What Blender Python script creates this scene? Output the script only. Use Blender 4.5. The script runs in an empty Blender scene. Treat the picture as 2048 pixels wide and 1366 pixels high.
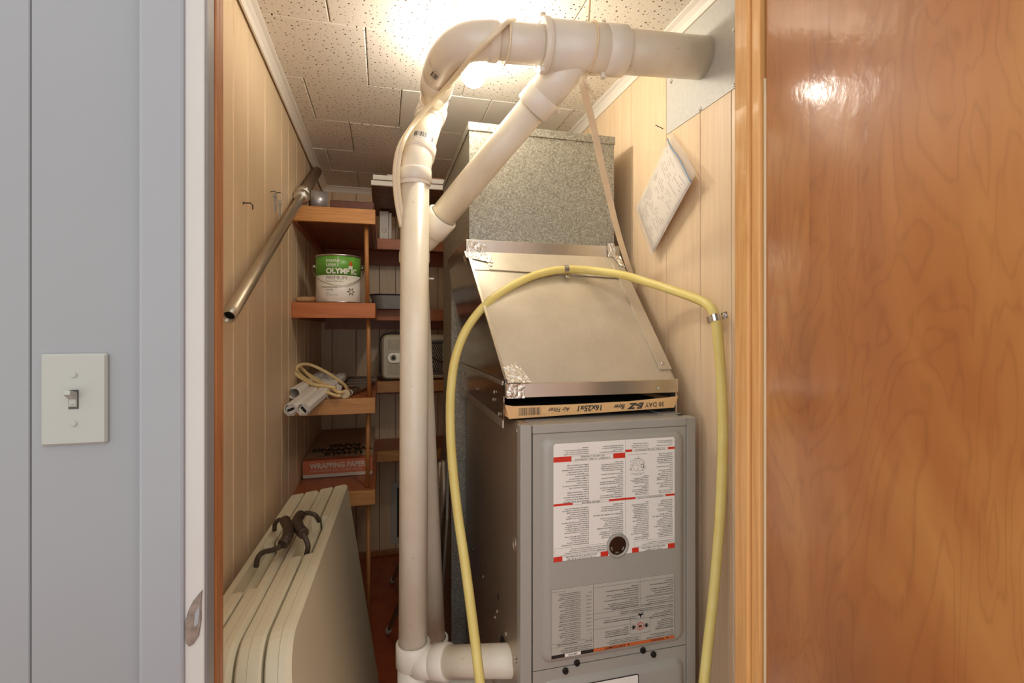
import bpy, bmesh, math, random
from mathutils import Vector, Matrix
random.seed(7)
C = bpy.context.scene.collection
sc = bpy.context.scene
V = Vector
# ------------------------------------------------------------------ camera, world, exposure
F, YAW, U0, V0, HC = 1000.0, math.atan(0.2581), 1024.0, 659.0, 1.30
CY, SY = math.cos(YAW), math.sin(YAW)
cam = bpy.data.cameras.new('camera'); cam_o = bpy.data.objects.new('camera', cam); C.objects.link(cam_o)
cam_o.location = (0, 0, HC); cam_o.rotation_euler = (math.pi/2, 0, -YAW)
cam.sensor_width = 36; cam.lens = 36*F/2048; cam.shift_y = -24/2048; cam.clip_start = 0.02
sc.camera = cam_o
w = bpy.data.worlds.new('world'); sc.world = w; w.use_nodes = True
w.node_tree.nodes['Background'].inputs[0].default_value = (0.985, 0.99, 1.0, 1)
w.node_tree.nodes['Background'].inputs[1].default_value = 1.62
sc.view_settings.view_transform = 'Standard'; sc.view_settings.look = 'None'
sc.view_settings.gamma = 1; sc.view_settings.use_curve_mapping = False
sc.view_settings.exposure = 0.06
sc.cycles.max_bounces = 16; sc.cycles.diffuse_bounces = 9; sc.cycles.glossy_bounces = 6
BULB = 152.0

def ray(u, v):
    a, b = (u-U0)/F, (V0-v)/F
    return V((SY+CY*a, CY-SY*a, b))
O = V((0, 0, HC))
def pf(u, v, t): return O+ray(u, v)*t                 # at a depth in front of the camera
def pX(u, v, x): d = ray(u, v); return O+d*(x/d.x)    # on a plane x = const
def pY(u, v, y): d = ray(u, v); return O+d*(y/d.y)
def pZ(u, v, z): d = ray(u, v); return O+d*((z-HC)/d.z)

# ------------------------------------------------------------------ materials
def srgb(r, g, b):
    f = lambda c: (c/255/12.92 if c/255 <= .04045 else ((c/255+.055)/1.055)**2.4)
    return (f(r), f(g), f(b), 1)
class NT:
    def __init__(s, name):
        s.m = bpy.data.materials.new(name); s.m.use_nodes = True
        s.t = s.m.node_tree; s.b = s.t.nodes['Principled BSDF']
    def n(s, typ, **kw):
        nd = s.t.nodes.new(typ)
        for k, v in kw.items(): setattr(nd, k, v)
        return nd
    def l(s, a, b): s.t.links.new(a, b)
    def coord(s, scale=(1, 1, 1), kind='Object'):
        tc = s.n('ShaderNodeTexCoord'); mp = s.n('ShaderNodeMapping'); mp.inputs['Scale'].default_value = scale
        s.l(tc.outputs[kind], mp.inputs[0]); return mp.outputs[0]
    def noise(s, vec, scale, detail=4, rough=.55, dist=0):
        nd = s.n('ShaderNodeTexNoise'); nd.inputs['Scale'].default_value = scale; nd.inputs['Detail'].default_value = detail
        nd.inputs['Roughness'].default_value = rough; nd.inputs['Distortion'].default_value = dist
        s.l(vec, nd.inputs['Vector']); return nd.outputs['Fac']
    def ramp(s, fac, stops, interp='LINEAR'):
        r = s.n('ShaderNodeValToRGB'); r.color_ramp.interpolation = interp
        while len(r.color_ramp.elements) < len(stops): r.color_ramp.elements.new(.5)
        for e, (p, c) in zip(r.color_ramp.elements, stops): e.position = p; e.color = c
        s.l(fac, r.inputs[0]); return r.outputs[0]
    def mix(s, fac, a, b, mode='MIX'):
        m = s.n('ShaderNodeMix', data_type='RGBA', blend_type=mode)
        for sock, val in ((m.inputs[0], fac), (m.inputs[6], a), (m.inputs[7], b)):
            if hasattr(val, 'is_linked'): s.l(val, sock)
            else: sock.default_value = val
        return m.outputs[2]
    def math(s, op, a, b=0.0):
        m = s.n('ShaderNodeMath', operation=op)
        for sock, val in ((m.inputs[0], a), (m.inputs[1], b)):
            if hasattr(val, 'is_linked'): s.l(val, sock)
            else: sock.default_value = val
        return m.outputs[0]
    def bump(s, h, strength=.2, dist=.002):
        b = s.n('ShaderNodeBump'); b.inputs['Strength'].default_value = strength; b.inputs['Distance'].default_value = dist
        s.l(h, b.inputs['Height']); s.l(b.outputs[0], s.b.inputs['Normal'])
    def set(s, **kw):
        for k, v in kw.items():
            k = {'rough': 'Roughness', 'metal': 'Metallic', 'coat': 'Coat Weight', 'col': 'Base Color', 'spec': 'Specular IOR Level',
                 'alpha': 'Alpha', 'trans': 'Transmission Weight', 'coatr': 'Coat Roughness', 'emit': 'Emission Color', 'emits': 'Emission Strength'}[k]
            if hasattr(v, 'is_linked'): s.l(v, s.b.inputs[k])
            else: s.b.inputs[k].default_value = v
        return s
def plain(name, col, rough=.5, metal=0, var=.0, vscale=20, bump=0, **kw):
    t = NT(name); c = srgb(*col)
    if var:
        f = t.noise(t.coord(), vscale)
        d = tuple(x*(1-var) for x in c[:3])+(1,); e = tuple(min(1, x*(1+var)) for x in c[:3])+(1,)
        t.set(col=t.ramp(f, [(.3, d), (.7, e)]))
        if bump: t.bump(f, bump)
    else: t.set(col=c)
    t.set(rough=rough, metal=metal, **kw); return t.m
def wood(name, c1, c2, axis='z', scale=1.0, rough=.45, fine=.35, coat=0, wavy=1.5, rnd=True):
    """long grained wood: axis is the direction of the grain"""
    t = NT(name)
    k = {'x': (.06, 1, 1), 'y': (1, .06, 1), 'z': (1, 1, .06)}[axis]
    vec = t.coord(tuple(scale*a for a in k))
    if rnd:
        oi = t.n('ShaderNodeObjectInfo'); va = t.n('ShaderNodeVectorMath', operation='ADD'); vs = t.n('ShaderNodeVectorMath', operation='SCALE')
        cb = t.n('ShaderNodeCombineXYZ'); t.l(oi.outputs['Random'], cb.inputs[0]); t.l(oi.outputs['Random'], cb.inputs[1]); t.l(oi.outputs['Random'], cb.inputs[2])
        t.l(cb.outputs[0], vs.inputs[0]); vs.inputs['Scale'].default_value = 31.0
        t.l(vec, va.inputs[0]); t.l(vs.outputs[0], va.inputs[1]); vec = va.outputs[0]
    big = t.noise(vec, 7, 3, .5, wavy)
    rings = t.math('FRACT', t.math('MULTIPLY', big, 9.0))
    rings = t.math('ABSOLUTE', t.math('SUBTRACT', rings, .5))
    fin = t.noise(vec, 130, 3, .6)
    a = t.math('ADD', t.math('MULTIPLY', rings, 1.0-fine), t.math('MULTIPLY', fin, fine+.25))
    t.set(col=t.ramp(a, [(.1, srgb(*c2)), (.75, srgb(*c1))]), rough=rough, coat=coat)
    t.bump(fin, .06, .001)
    return t.m

M = {}
DOOR_SEAM = -(.648*math.cos(math.radians(-99.5))+.738*math.sin(math.radians(-99.5)))-.115
M['panel'] = wood('pale_panelling', (234, 211, 176), (222, 195, 156), 'z', 1.0, .42, .45)
M['panel_dark'] = plain('panel_groove', (214, 190, 156), .6)
M['panel_r'] = wood('pale_panelling_right', (231, 208, 174), (218, 189, 151), 'z', 1.0, .36, .45)
M['groove_dark'] = plain('dark_groove', (70, 50, 35), .7)
M['wall_paint'] = plain('dimmed_white_wall_paint', (135, 136, 136), .38, var=.02, vscale=5)  # white paint greyed: the weaker light outside the closet is in the colour
M['trim_paint'] = plain('dimmed_white_trim_paint', (141, 142, 143), .35, var=.02, vscale=9)  # white trim darkened likewise, dim light held in its colour
M['edge_paint'] = plain('dimmed_cream_edge_paint', (182, 178, 170), .35, var=.02, vscale=9)  # cream edge toned down too, outside dimness put into the colour
M['cove'] = plain('white_cove_trim', (238, 232, 220), .35)
M['jamb_wood'] = wood('orange_jamb_wood', (222, 170, 106), (198, 140, 78), 'z', 1.2, .3, .4, .3)
M['jamb_red'] = wood('brown_stop_wood', (184, 122, 72), (146, 88, 46), 'z', 1.2, .4, .4)
M['cream'] = plain('cream_paint', (222, 205, 170), .4)
M['shelf_red'] = wood('red_brown_shelf_board', (176, 104, 66), (150, 84, 50), 'y', 1.0, .4, .4)
M['lip_oak'] = wood('yellow_oak_edging', (206, 150, 86), (160, 100, 48), 'x', 1.6, .42, .55)
M['lip_orange'] = wood('orange_edging', (196, 118, 62), (170, 92, 44), 'x', .8, .42, .35)
M['dowel'] = wood('dowel_wood', (190, 134, 78), (164, 106, 56), 'z', 1.0, .4, .4)
M['pvc'] = None
t = NT('white_pvc'); f = t.noise(t.coord((1, 1, .5)), 9, 5, .6); g = t.noise(t.coord(), 60, 2)
spots = t.ramp(g, [(.70, (1, 1, 1, 1)), (.76, (.55, .47, .36, 1))])
t.set(col=t.mix(.5, t.ramp(f, [(.3, srgb(226, 214, 188)), (.65, srgb(240, 232, 214))]), spots, 'MULTIPLY'), rough=.3, spec=.5); M['pvc'] = t.m
M['fitting'] = plain('white_pvc_fitting', (240, 234, 220), .24, var=.02, vscale=15)
t = NT('galvanised_spangle'); vec = t.coord()
vo = t.n('ShaderNodeTexVoronoi'); vo.inputs['Scale'].default_value = 260; t.l(vec, vo.inputs['Vector'])
nz = t.noise(vec, 240, 4, .65, 1.2); bw = t.n('ShaderNodeRGBToBW'); t.l(vo.outputs['Color'], bw.inputs[0])
mixd = t.math('ADD', t.math('MULTIPLY', bw.outputs[0], .45), t.math('MULTIPLY', nz, .6))
t.set(col=t.ramp(mixd, [(.3, srgb(122, 119, 107)), (.52, srgb(152, 149, 136)), (.74, srgb(182, 179, 167))]), metal=.45, rough=.52); M['galv'] = t.m
t = NT('satin_galvanised_sheet'); nz = t.noise(t.coord((1, 1, 1)), 260, 3, .6); big = t.noise(t.coord(), 5, 3)
t.set(col=t.ramp(t.math('ADD', t.math('MULTIPLY', nz, .35), t.math('MULTIPLY', big, .65)), [(.35, srgb(188, 178, 158)), (.65, srgb(212, 203, 184))]), metal=.55, rough=.42); M['sheet'] = t.m
t = NT('mirror_sheet_metal'); nz = t.noise(t.coord(), 6, 2); st = t.noise(t.coord((40, 40, .6)), 6, 3)
t.set(col=t.ramp(nz, [(.3, srgb(196, 184, 168)), (.7, srgb(214, 204, 190))]), metal=1.0, rough=.17); t.bump(t.noise(t.coord(), 9, 2), .12, .004); M['mirror'] = t.m
t = NT('furnace_side_sheet'); st = t.noise(t.coord((30, 30, .3)), 6, 3)
t.set(col=t.ramp(st, [(.3, srgb(176, 160, 142)), (.7, srgb(186, 171, 153))]), metal=.85, rough=.38); M['fside'] = t.m
M['strip'] = plain('bright_metal_strip', (214, 206, 192), .26, .9, var=.04, vscale=40)
M['steel'] = plain('zinc_screw', (214, 212, 208), .22, 1)
M['plate'] = plain('dull_galvanised_plate', (198, 197, 190), .5, .12, var=.05, vscale=90)
t = NT('aluminium_foil_tape'); nz = t.noise(t.coord(), 70, 3, .6, 1.0); t.set(col=srgb(226, 220, 208), metal=.95, rough=.28); t.bump(nz, .9, .006); M['foil'] = t.m
M['grey'] = plain('furnace_grey_enamel', (160, 156, 146), .3, 0, spec=.5)
M['label'] = plain('white_label', (232, 228, 218), .4)
M['label_grey'] = plain('silver_grey_label', (176, 172, 160), .4)
M['red'] = plain('red_print', (206, 48, 30), .45)
M['orange_p'] = plain('orange_print', (196, 98, 48), .45)
M['black_p'] = plain('black_print', (34, 30, 28), .45)
M['ink'] = plain('dark_ink', (60, 56, 52), .5)
M['ink_soft'] = plain('soft_ink', (92, 88, 84), .5)
M['black'] = plain('black_rubber', (26, 25, 24), .5)
M['blackgloss'] = plain('black_screw', (40, 40, 38), .25, .3)
M['glass_dark'] = plain('dark_sight_glass', (52, 30, 20), .12)
M['card'] = plain('tan_cardboard', (222, 178, 122), .6, var=.04, vscale=60)
M['ctop'] = plain('grey_brown_cardboard', (206, 176, 142), .6, var=.04, vscale=40)
M['corange'] = plain('orange_carton', (218, 124, 84), .5)
M['cwhite'] = plain('white_carton', (226, 218, 202), .5)
M['filter_pad'] = plain('dark_filter_pad', (24, 22, 20), .9, var=.4, vscale=80)
t = NT('yellow_ribbed_tube'); t.set(col=t.ramp(t.noise(t.coord(), 12, 3), [(.3, srgb(222, 202, 116)), (.7, srgb(232, 216, 136))]), rough=.38, spec=.4); M['hose'] = t.m
t = NT('cream_tubing'); t.set(col=srgb(246, 234, 206), rough=.3); t.b.inputs['Subsurface Weight'].default_value = .6; t.b.inputs['Subsurface Radius'].default_value = (.01, .008, .005); M['tubing'] = t.m
M['strap'] = plain('beige_strap', (238, 216, 180), .4, var=.06, vscale=30)
M['table'] = plain('cream_moulded_plastic', (214, 206, 178), .42, var=.02, vscale=300)
M['braid'] = plain('brown_braided_webbing', (74, 60, 48), .55, var=.25, vscale=400, bump=.4)
M['grip'] = plain('dark_brown_grip', (66, 52, 42), .4)
M['pole'] = plain('galvanised_pole', (186, 176, 156), .32, .8, var=.08, vscale=30)
M['pole_dark'] = plain('dull_pole_sleeve', (150, 132, 112), .4, .7, var=.06)
t = NT('red_brown_floor'); nz = t.noise(t.coord(), 14, 5, .6); sp = t.noise(t.coord(), 170, 2, .5)
t.set(col=t.mix(1.0, t.ramp(nz, [(.3, srgb(146, 66, 38)), (.7, srgb(172, 88, 54))]), t.ramp(sp, [(.72, (1, 1, 1, 1)), (.77, (1.6, 1.7, 1.8, 1))]), 'MULTIPLY'), rough=.42); M['floor'] = t.m
t = NT('pinhole_tile'); tc = t.n('ShaderNodeNewGeometry'); mp = t.n('ShaderNodeMapping'); mp.inputs['Scale'].default_value = (1, 1, 0); t.l(tc.outputs['Position'], mp.inputs[0])
def holes(scale, thr, keep):
    vo = t.n('ShaderNodeTexVoronoi'); vo.inputs['Scale'].default_value = scale; vo.inputs['Randomness'].default_value = .85; vo.voronoi_dimensions = '2D'; t.l(mp.outputs[0], vo.inputs['Vector'])
    sx = t.n('ShaderNodeSeparateColor'); t.l(vo.outputs['Color'], sx.inputs[0])
    r = t.math('MULTIPLY', t.math('ADD', t.math('MULTIPLY', sx.outputs[0], .7), .5), thr)
    h = t.math('LESS_THAN', vo.outputs['Distance'], r)
    return t.math('MULTIPLY', h, t.math('LESS_THAN', sx.outputs[1], keep))
hh = t.math('MAXIMUM', holes(50, .115, .85), holes(95, .085, .7))
t.set(col=t.mix(hh, srgb(236, 229, 216), srgb(84, 64, 46)), rough=.7); t.bump(t.math('SUBTRACT', 1.0, hh), .5, .003); M['tile'] = t.m
M['tile_plain'] = plain('smooth_white_tile', (236, 230, 220), .5, var=.02, vscale=8)
M['tile_edge'] = plain('ceiling_backing', (160, 138, 110), .8)
t = NT('flame_figured_door_veneer'); DA = math.radians(-99.5)
geo = t.n('ShaderNodeTexCoord'); dt = t.n('ShaderNodeVectorMath', operation='DOT_PRODUCT'); t.l(geo.outputs['Object'], dt.inputs[0]); dt.inputs[1].default_value = (math.cos(DA), math.sin(DA), 0)
sp_ = t.n('ShaderNodeSeparateXYZ'); t.l(geo.outputs['Object'], sp_.inputs[0])
along_ = t.math('ABSOLUTE', t.math('ADD', dt.outputs['Value'], DOOR_SEAM)); cb = t.n('ShaderNodeCombineXYZ')
t.l(along_, cb.inputs[0]); t.l(t.math('MULTIPLY', sp_.outputs[2], .30), cb.inputs[2])
t.l(t.math('MULTIPLY', t.math('GREATER_THAN', t.math('ADD', dt.outputs['Value'], DOOR_SEAM), 0.0), 3.7), cb.inputs[1]); vec = cb.outputs[0]
big = t.noise(vec, 6.5, 3, .5, .9); rings = t.math('ABSOLUTE', t.math('SUBTRACT', t.math('FRACT', t.math('MULTIPLY', big, 16.0)), .5))
fin = t.noise(t.coord((1, 1, .04)), 240, 3, .6); blot = t.noise(vec, 4.0, 4, .6, .8); blot2 = t.noise(t.coord((1, 1, .8)), 1.5, 2, .5, .5)
bl_ = t.math('ADD', t.math('MULTIPLY', blot, .55), t.math('MULTIPLY', blot2, .45))
base = t.ramp(bl_, [(.34, srgb(136, 74, 32)), (.5, srgb(166, 100, 46)), (.66, srgb(198, 140, 74))])
t.set(col=t.mix(.42, base, t.ramp(t.math('ADD', t.math('MULTIPLY', rings, 1.0), t.math('MULTIPLY', fin, .4)), [(.10, srgb(196, 176, 156)), (.40, (1, 1, 1, 1))]), 'MULTIPLY'), rough=.40, spec=.75, coat=.8, coatr=.15)
t.bump(t.noise(t.coord((1, 1, .6)), 34, 3), .12, .0025)
cbp = t.n('ShaderNodeBump'); cbp.inputs['Strength'].default_value = .32; cbp.inputs['Distance'].default_value = .002; t.l(t.noise(t.coord((1, 1, .7)), 46, 4), cbp.inputs['Height']); t.l(cbp.outputs[0], t.b.inputs['Coat Normal']); M['door'] = t.m
M['tape_silver'] = plain('silver_tape', (176, 176, 180), .3, .6)
M['tape_core'] = plain('cream_cardboard_core', (222, 196, 160), .6)
M['white'] = plain('white_board', (232, 228, 220), .4)
M['board_back'] = wood('dark_brown_veneer', (158, 128, 98), (108, 80, 56), 'x', .8, .5, .3)
M['salmon'] = plain('salmon_card', (214, 164, 120), .6)
M['darkwood'] = plain('dark_brown_strip', (92, 48, 30), .5, var=.15)
M['handle'] = wood('worn_wood_handle', (188, 150, 108), (160, 118, 78), 'x', 1, .5, .4)
M['pan'] = plain('grey_enamel_pan', (158, 160, 156), .4, .3, var=.08, vscale=40)
M['heater'] = plain('beige_enamel', (212, 202, 172), .35)
M['chrome'] = plain('worn_chrome', (176, 164, 148), .2, .9)
M['cord'] = plain('cream_cord', (224, 198, 142), .42)
M['can_green'] = plain('green_can_label', (104, 168, 62), .35, var=.16, vscale=22)
M['can_white'] = plain('white_can_label', (234, 228, 218), .35)
M['can_metal'] = plain('can_rim', (196, 192, 184), .25, .9)
M['flame'] = plain('flame_orange', (196, 92, 34), .4)
M['leafbrown'] = plain('leaf_brown', (120, 108, 72), .5)
M['switch'] = plain('dimmed_ivory_plate', (157, 157, 147), .35)  # ivory darkened for the dim light on the outer wall
M['brass'] = plain('worn_steel_strike', (132, 122, 110), .4, .7, var=.3, vscale=80)
M['paper'] = plain('white_paper', (232, 224, 212), .6, var=.02, vscale=9)
t = NT('clear_plastic_bag'); t.set(col=srgb(240, 238, 232), rough=.12, alpha=.2); t.bump(t.noise(t.coord(), 14, 2), .25, .004); M['bag'] = t.m
M['blue'] = plain('blue_zip', (120, 148, 176), .4)
M['vent'] = plain('grey_vent', (204, 198, 182), .45)
M['chair'] = plain('taupe_metal', (140, 126, 110), .38, .5)
M['chair_dark'] = plain('dark_perforated_metal', (92, 84, 74), .45, .5)
M['cap'] = plain('grey_rubber_cap', (186, 176, 160), .5)
M['rag'] = plain('grey_rag', (128, 112, 98), .8, var=.2)
t = NT('lit_bulb'); t.set(col=(1, 1, 1, 1), emit=(1.0, .925, .81, 1), emits=BULB); M['bulb'] = t.m
M['porcelain'] = plain('white_porcelain', (230, 222, 206), .3)

# ------------------------------------------------------------------ mesh builder
class MB:
    def __init__(s): s.v = []; s.f = []; s.sm = []
    def add(s, vs, fs, smooth=False):
        o = len(s.v); s.v += [V(p) for p in vs]; s.f += [tuple(i+o for i in f) for f in fs]
        s.sm += [smooth]*len(fs) if isinstance(smooth, bool) else list(smooth); return s
    def box(s, a, b, mat=None):
        x0, y0, z0 = a; x1, y1, z1 = b
        vs = [V(p) for p in ((x0,y0,z0),(x1,y0,z0),(x1,y1,z0),(x0,y1,z0),(x0,y0,z1),(x1,y0,z1),(x1,y1,z1),(x0,y1,z1))]
        if mat: vs = [mat @ p for p in vs]
        return s.add(vs, [(0,3,2,1),(4,5,6,7),(0,1,5,4),(1,2,6,5),(2,3,7,6),(3,0,4,7)])
    def bm(s, bm, mat=None, smooth=False):
        bm.verts.index_update()
        s.add([(mat @ x.co if mat else x.co.copy()) for x in bm.verts], [[q.index for q in f.verts] for f in bm.faces], smooth); bm.free(); return s
    def rbox(s, a, b, r=.003, seg=2, mat=None, smooth=False):
        bm = bmesh.new(); bmesh.ops.create_cube(bm, size=1)
        for q in bm.verts: q.co = V([(a[i]+b[i])/2+q.co[i]*(b[i]-a[i]) for i in range(3)])
        bmesh.ops.bevel(bm, geom=bm.edges[:], offset=r, segments=seg, affect='EDGES', profile=.5)
        return s.bm(bm, mat, smooth)
    def tube(s, pts, r, n=12, cap=True, closed=False):
        pts = [V(p) for p in pts]; N = len(pts); rs = r if isinstance(r, (list, tuple)) else [r]*N
        T = []
        for i in range(N):
            a = pts[(i-1) % N] if closed or i > 0 else pts[0]; b = pts[(i+1) % N] if closed or i < N-1 else pts[-1]
            d = b-a; T.append(d.normalized() if d.length > 1e-9 else V((0, 0, 1)))
        up = V((0, 0, 1)) if abs(T[0].z) < .9 else V((1, 0, 0))
        nrm = (up-T[0]*up.dot(T[0])).normalized(); vs = []; fs = []
        for i in range(N):
            nrm = (nrm-T[i]*nrm.dot(T[i])).normalized(); bn = T[i].cross(nrm)
            for k in range(n):
                an = 2*math.pi*k/n; vs.append(pts[i]+(nrm*math.cos(an)+bn*math.sin(an))*rs[i])
        for i in range(N if closed else N-1):
            j = (i+1) % N
            for k in range(n): fs.append((i*n+k, i*n+(k+1) % n, j*n+(k+1) % n, j*n+k))
        sm = [True]*len(fs)
        if cap and not closed: fs += [tuple(range(n))[::-1], tuple((N-1)*n+k for k in range(n))]; sm += [False, False]
        return s.add(vs, fs, sm)
    def cyl(s, p0, p1, r0, r1=None, n=24, cap=True):
        return s.tube([p0, p1], [r0, r0 if r1 is None else r1], n, cap)
    def ring(s, p0, p1, r, n=32, ch=.0025):
        """a socket collar with chamfered ends and a flat face towards the pipe"""
        p0, p1 = V(p0), V(p1); d = (p1-p0).normalized()
        return s.tube([p0, p0, p0+d*ch, p1-d*ch, p1, p1], [r*.8, r-ch, r, r, r-ch, r*.8], n) if False else s._lathe_axis(p0, p1, r, n, ch)
    def _lathe_axis(s, p0, p1, r, n, ch):
        d = (p1-p0); L = d.length; q = d.to_track_quat('Z', 'Y').to_matrix().to_4x4(); q.translation = p0
        prof = [(r*.85, 0), (r-ch, 0), (r, ch), (r, L-ch), (r-ch, L), (r*.85, L)]
        return s.lathe(prof, q, n, closed=True)
    def lathe(s, prof, mat=None, n=32, closed=False, smooth=True):
        vs = []; P = len(prof)
        for rr, z in prof:
            for k in range(n):
                a = 2*math.pi*k/n; p = V((rr*math.cos(a), rr*math.sin(a), z)); vs.append(mat @ p if mat else p)
        fs = []; sm = []
        for i in range(P-1):
            ds = abs(prof[i][0]-prof[i+1][0]) < 1e-6 or smooth == 'all'
            for k in range(n): fs.append((i*n+k, i*n+(k+1) % n, (i+1)*n+(k+1) % n, (i+1)*n+k)); sm.append(bool(smooth) and ds)
        if prof[0][0] > 1e-6 and not closed: fs.append(tuple(range(n))[::-1]); sm.append(False)
        if prof[-1][0] > 1e-6 and not closed: fs.append(tuple((P-1)*n+k for k in range(n))); sm.append(False)
        return s.add(vs, fs, sm)
    def prism(s, outline, fn, d0, d1, bev=0, smooth_side=False):
        """outline (a,b) polygon swept from depth d0 to d1, fn(a,b,d) gives the point; bev chamfers the d1 edge"""
        n = len(outline)
        cx = sum(p[0] for p in outline)/n; cy = sum(p[1] for p in outline)/n
        def inset(k):
            res = []
            for i in range(n):
                a, b, c = outline[i-1], outline[i], outline[(i+1) % n]
                e1 = V((b[0]-a[0], b[1]-a[1])); e2 = V((c[0]-b[0], c[1]-b[1]))
                n1 = V((-e1.y, e1.x)).normalized(); n2 = V((-e2.y, e2.x)).normalized(); m = (n1+n2)
                m = m/max(m.length_squared/2, .3)
                res.append((b[0]+m.x*k, b[1]+m.y*k))
            return res
        area = sum(outline[i-1][0]*outline[i][1]-outline[i][0]*outline[i-1][1] for i in range(n))
        sg = 1 if area > 0 else -1
        layers = [(outline, d0), (outline, d1)] if not bev else [(outline, d0), (outline, d1-bev*(1 if d1 > d0 else -1)), (inset(bev*sg), d1)]
        vs = [fn(p[0], p[1], d) for o, d in layers for p in o]; fs = []; sm = []
        for i in range(len(layers)-1):
            for k in range(n): fs.append((i*n+k, i*n+(k+1) % n, (i+1)*n+(k+1) % n, (i+1)*n+k)); sm.append(smooth_side)
        fs += [tuple(range(n))[::-1], tuple((len(layers)-1)*n+k for k in range(n))]; sm += [False, False]
        return s.add(vs, fs, sm)

def rrect(x0, y0, x1, y1, r, seg=5):
    o = []
    for cx, cy, a0 in ((x1-r, y0+r, -90), (x1-r, y1-r, 0), (x0+r, y1-r, 90), (x0+r, y0+r, 180)):
        for k in range(seg+1):
            a = math.radians(a0+90*k/seg); o.append((cx+r*math.cos(a), cy+r*math.sin(a)))
    return o
def smooth_path(pts, n=8):
    pts = [V(p) for p in pts]; P = [pts[0]*2-pts[1]]+pts+[pts[-1]*2-pts[-2]]; out = []
    for i in range(1, len(P)-2):
        p0, p1, p2, p3 = P[i-1:i+3]
        for k in range(n):
            t = k/n; out.append(.5*((2*p1)+(p2-p0)*t+(2*p0-5*p1+4*p2-p3)*t*t+(3*p1-p0-3*p2+p3)*t**3))
    out.append(pts[-1]); return out
def resample(pts, step):
    out = [pts[0]]; acc = 0
    for a, b in zip(pts, pts[1:]):
        L = (b-a).length
        if L < 1e-9: continue
        p = step-acc
        while p <= L: out.append(a+(b-a)*(p/L)); p += step
        acc = L-(p-step)
    return out

def obj(name, mb, mat, parent=None, kind=None, label=None):
    me = bpy.data.meshes.new(name)
    off = V((0, 0, 0)); p = parent
    while p is not None: off += p.location; p = p.parent
    me.from_pydata([q-off for q in mb.v], [], mb.f)
    me.polygons.foreach_set('use_smooth', mb.sm)
    bm = bmesh.new(); bm.from_mesh(me); bmesh.ops.recalc_face_normals(bm, faces=bm.faces[:]); bm.to_mesh(me); bm.free()
    me.materials.append(M[mat] if isinstance(mat, str) else mat); me.update()
    o = bpy.data.objects.new(name, me); C.objects.link(o)
    if parent: o.parent = parent
    if kind: o['kind'] = kind
    if label: o['label'] = label
    return o
def thing(name, loc, label, cat, group=None):
    o = bpy.data.objects.new(name, None); C.objects.link(o); o.location = loc; o.empty_display_size = .05
    return tag(o, label, cat, group)
def tag(o, label, cat, group=None):
    o['label'] = label; o['category'] = cat
    if group: o['group'] = group
    return o
def struct(name, mb, mat, parent=None): return obj(name, mb, mat, parent, kind='structure' if parent is None else None)
_fc = {}
def text(mb, s, size, fn, align='LEFT', res=2, sx=1.0, spacing=1.0, bold=0.0, line=1.0, shear=0.0):
    """lettering as flat faces; fn(x, y) maps the page onto the surface"""
    cu = bpy.data.curves.new('t', 'FONT'); cu.body = s; cu.size = size; cu.align_x = align; cu.resolution_u = res
    cu.space_character = spacing; cu.offset = bold; cu.space_line = line; cu.shear = shear
    ob = bpy.data.objects.new('t', cu); C.objects.link(ob)
    me = ob.to_mesh()
    mb.add([fn(v.co.x*sx, v.co.y) for v in me.vertices], [tuple(p.vertices) for p in me.polygons])
    ob.to_mesh_clear(); bpy.data.objects.remove(ob); bpy.data.curves.remove(cu)
    return mb
def screw(p, nrm, r=.005, h=.003):
    p = V(p); nrm = V(nrm).normalized(); mb = MB()
    q = nrm.to_track_quat('Z', 'Y').to_matrix().to_4x4(); q.translation = p
    mb.lathe([(r*1.3, 0), (r*1.3, h*.25), (r, h*.3), (r, h*.85), (r*.8, h), (0.0001, h)], q, 10)
    mb.box((-r*.8, -r*.12, h), (r*.8, r*.12, h*1.12), q)
    return mb

# ------------------------------------------------------------------ room shell
XL, XR, YB, YF, YI, ZC, ZF = -.355, .80, 3.12, .74, .80, 2.14, -.06
XJL, XJR, ZH = -.222, .640, 2.02
struct('floor', MB().box((-2.2, -1.6, ZF-.1), (2.2, YB+.15, ZF)), 'floor')
# walls: a thin backing with separate planks
wl = struct('wall_left', MB().box((XL-.10, YI, ZF), (XL, YB+.1, ZC+.1)), 'panel_dark')
ys = [.80, .93, 1.13, 1.334, 1.469, 1.668, 1.931, 2.055, 2.245, 2.46, 2.585, 2.77, 2.93, YB]
for a, b in zip(ys, ys[1:]): obj('plank', MB().rbox((XL-.004, a+.002, ZF), (XL+.006, b-.002, ZC), .002, 1), 'panel', wl)
wr = struct('wall_right', MB().box((XR, YI, ZF), (XR+.10, YB+.1, ZC+.1)), 'groove_dark')
ys = [.80, .92, 1.0105, 1.13, 1.29, 1.50, 1.63, 1.82, 2.03, 2.2, 2.41, 2.55, 2.75, 2.93, YB]
for a, b in zip(ys, ys[1:]): obj('plank', MB().rbox((XR-.006, a+.0012, ZF), (XR+.004, b-.0012, ZC), .001, 1), 'panel_r', wr)
wb = struct('wall_back', MB().box((XL-.1, YB, ZF), (XR+.1, YB+.1, ZC+.1)), 'groove_dark')
xs = [XL, -.29, -.155, -.02, .074, .20, .33, .46, .60, .70, XR]
for a, b in zip(xs, xs[1:]): obj('plank', MB().rbox((a+.0015, YB-.006, ZF), (b-.0015, YB+.004, ZC), .001, 1), 'panel', wb)
struct('baseboard_back', MB().rbox((XL+.006, YB-.022, ZF), (.25, YB-.006, ZF+.035), .004, 2), 'jamb_red')
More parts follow.
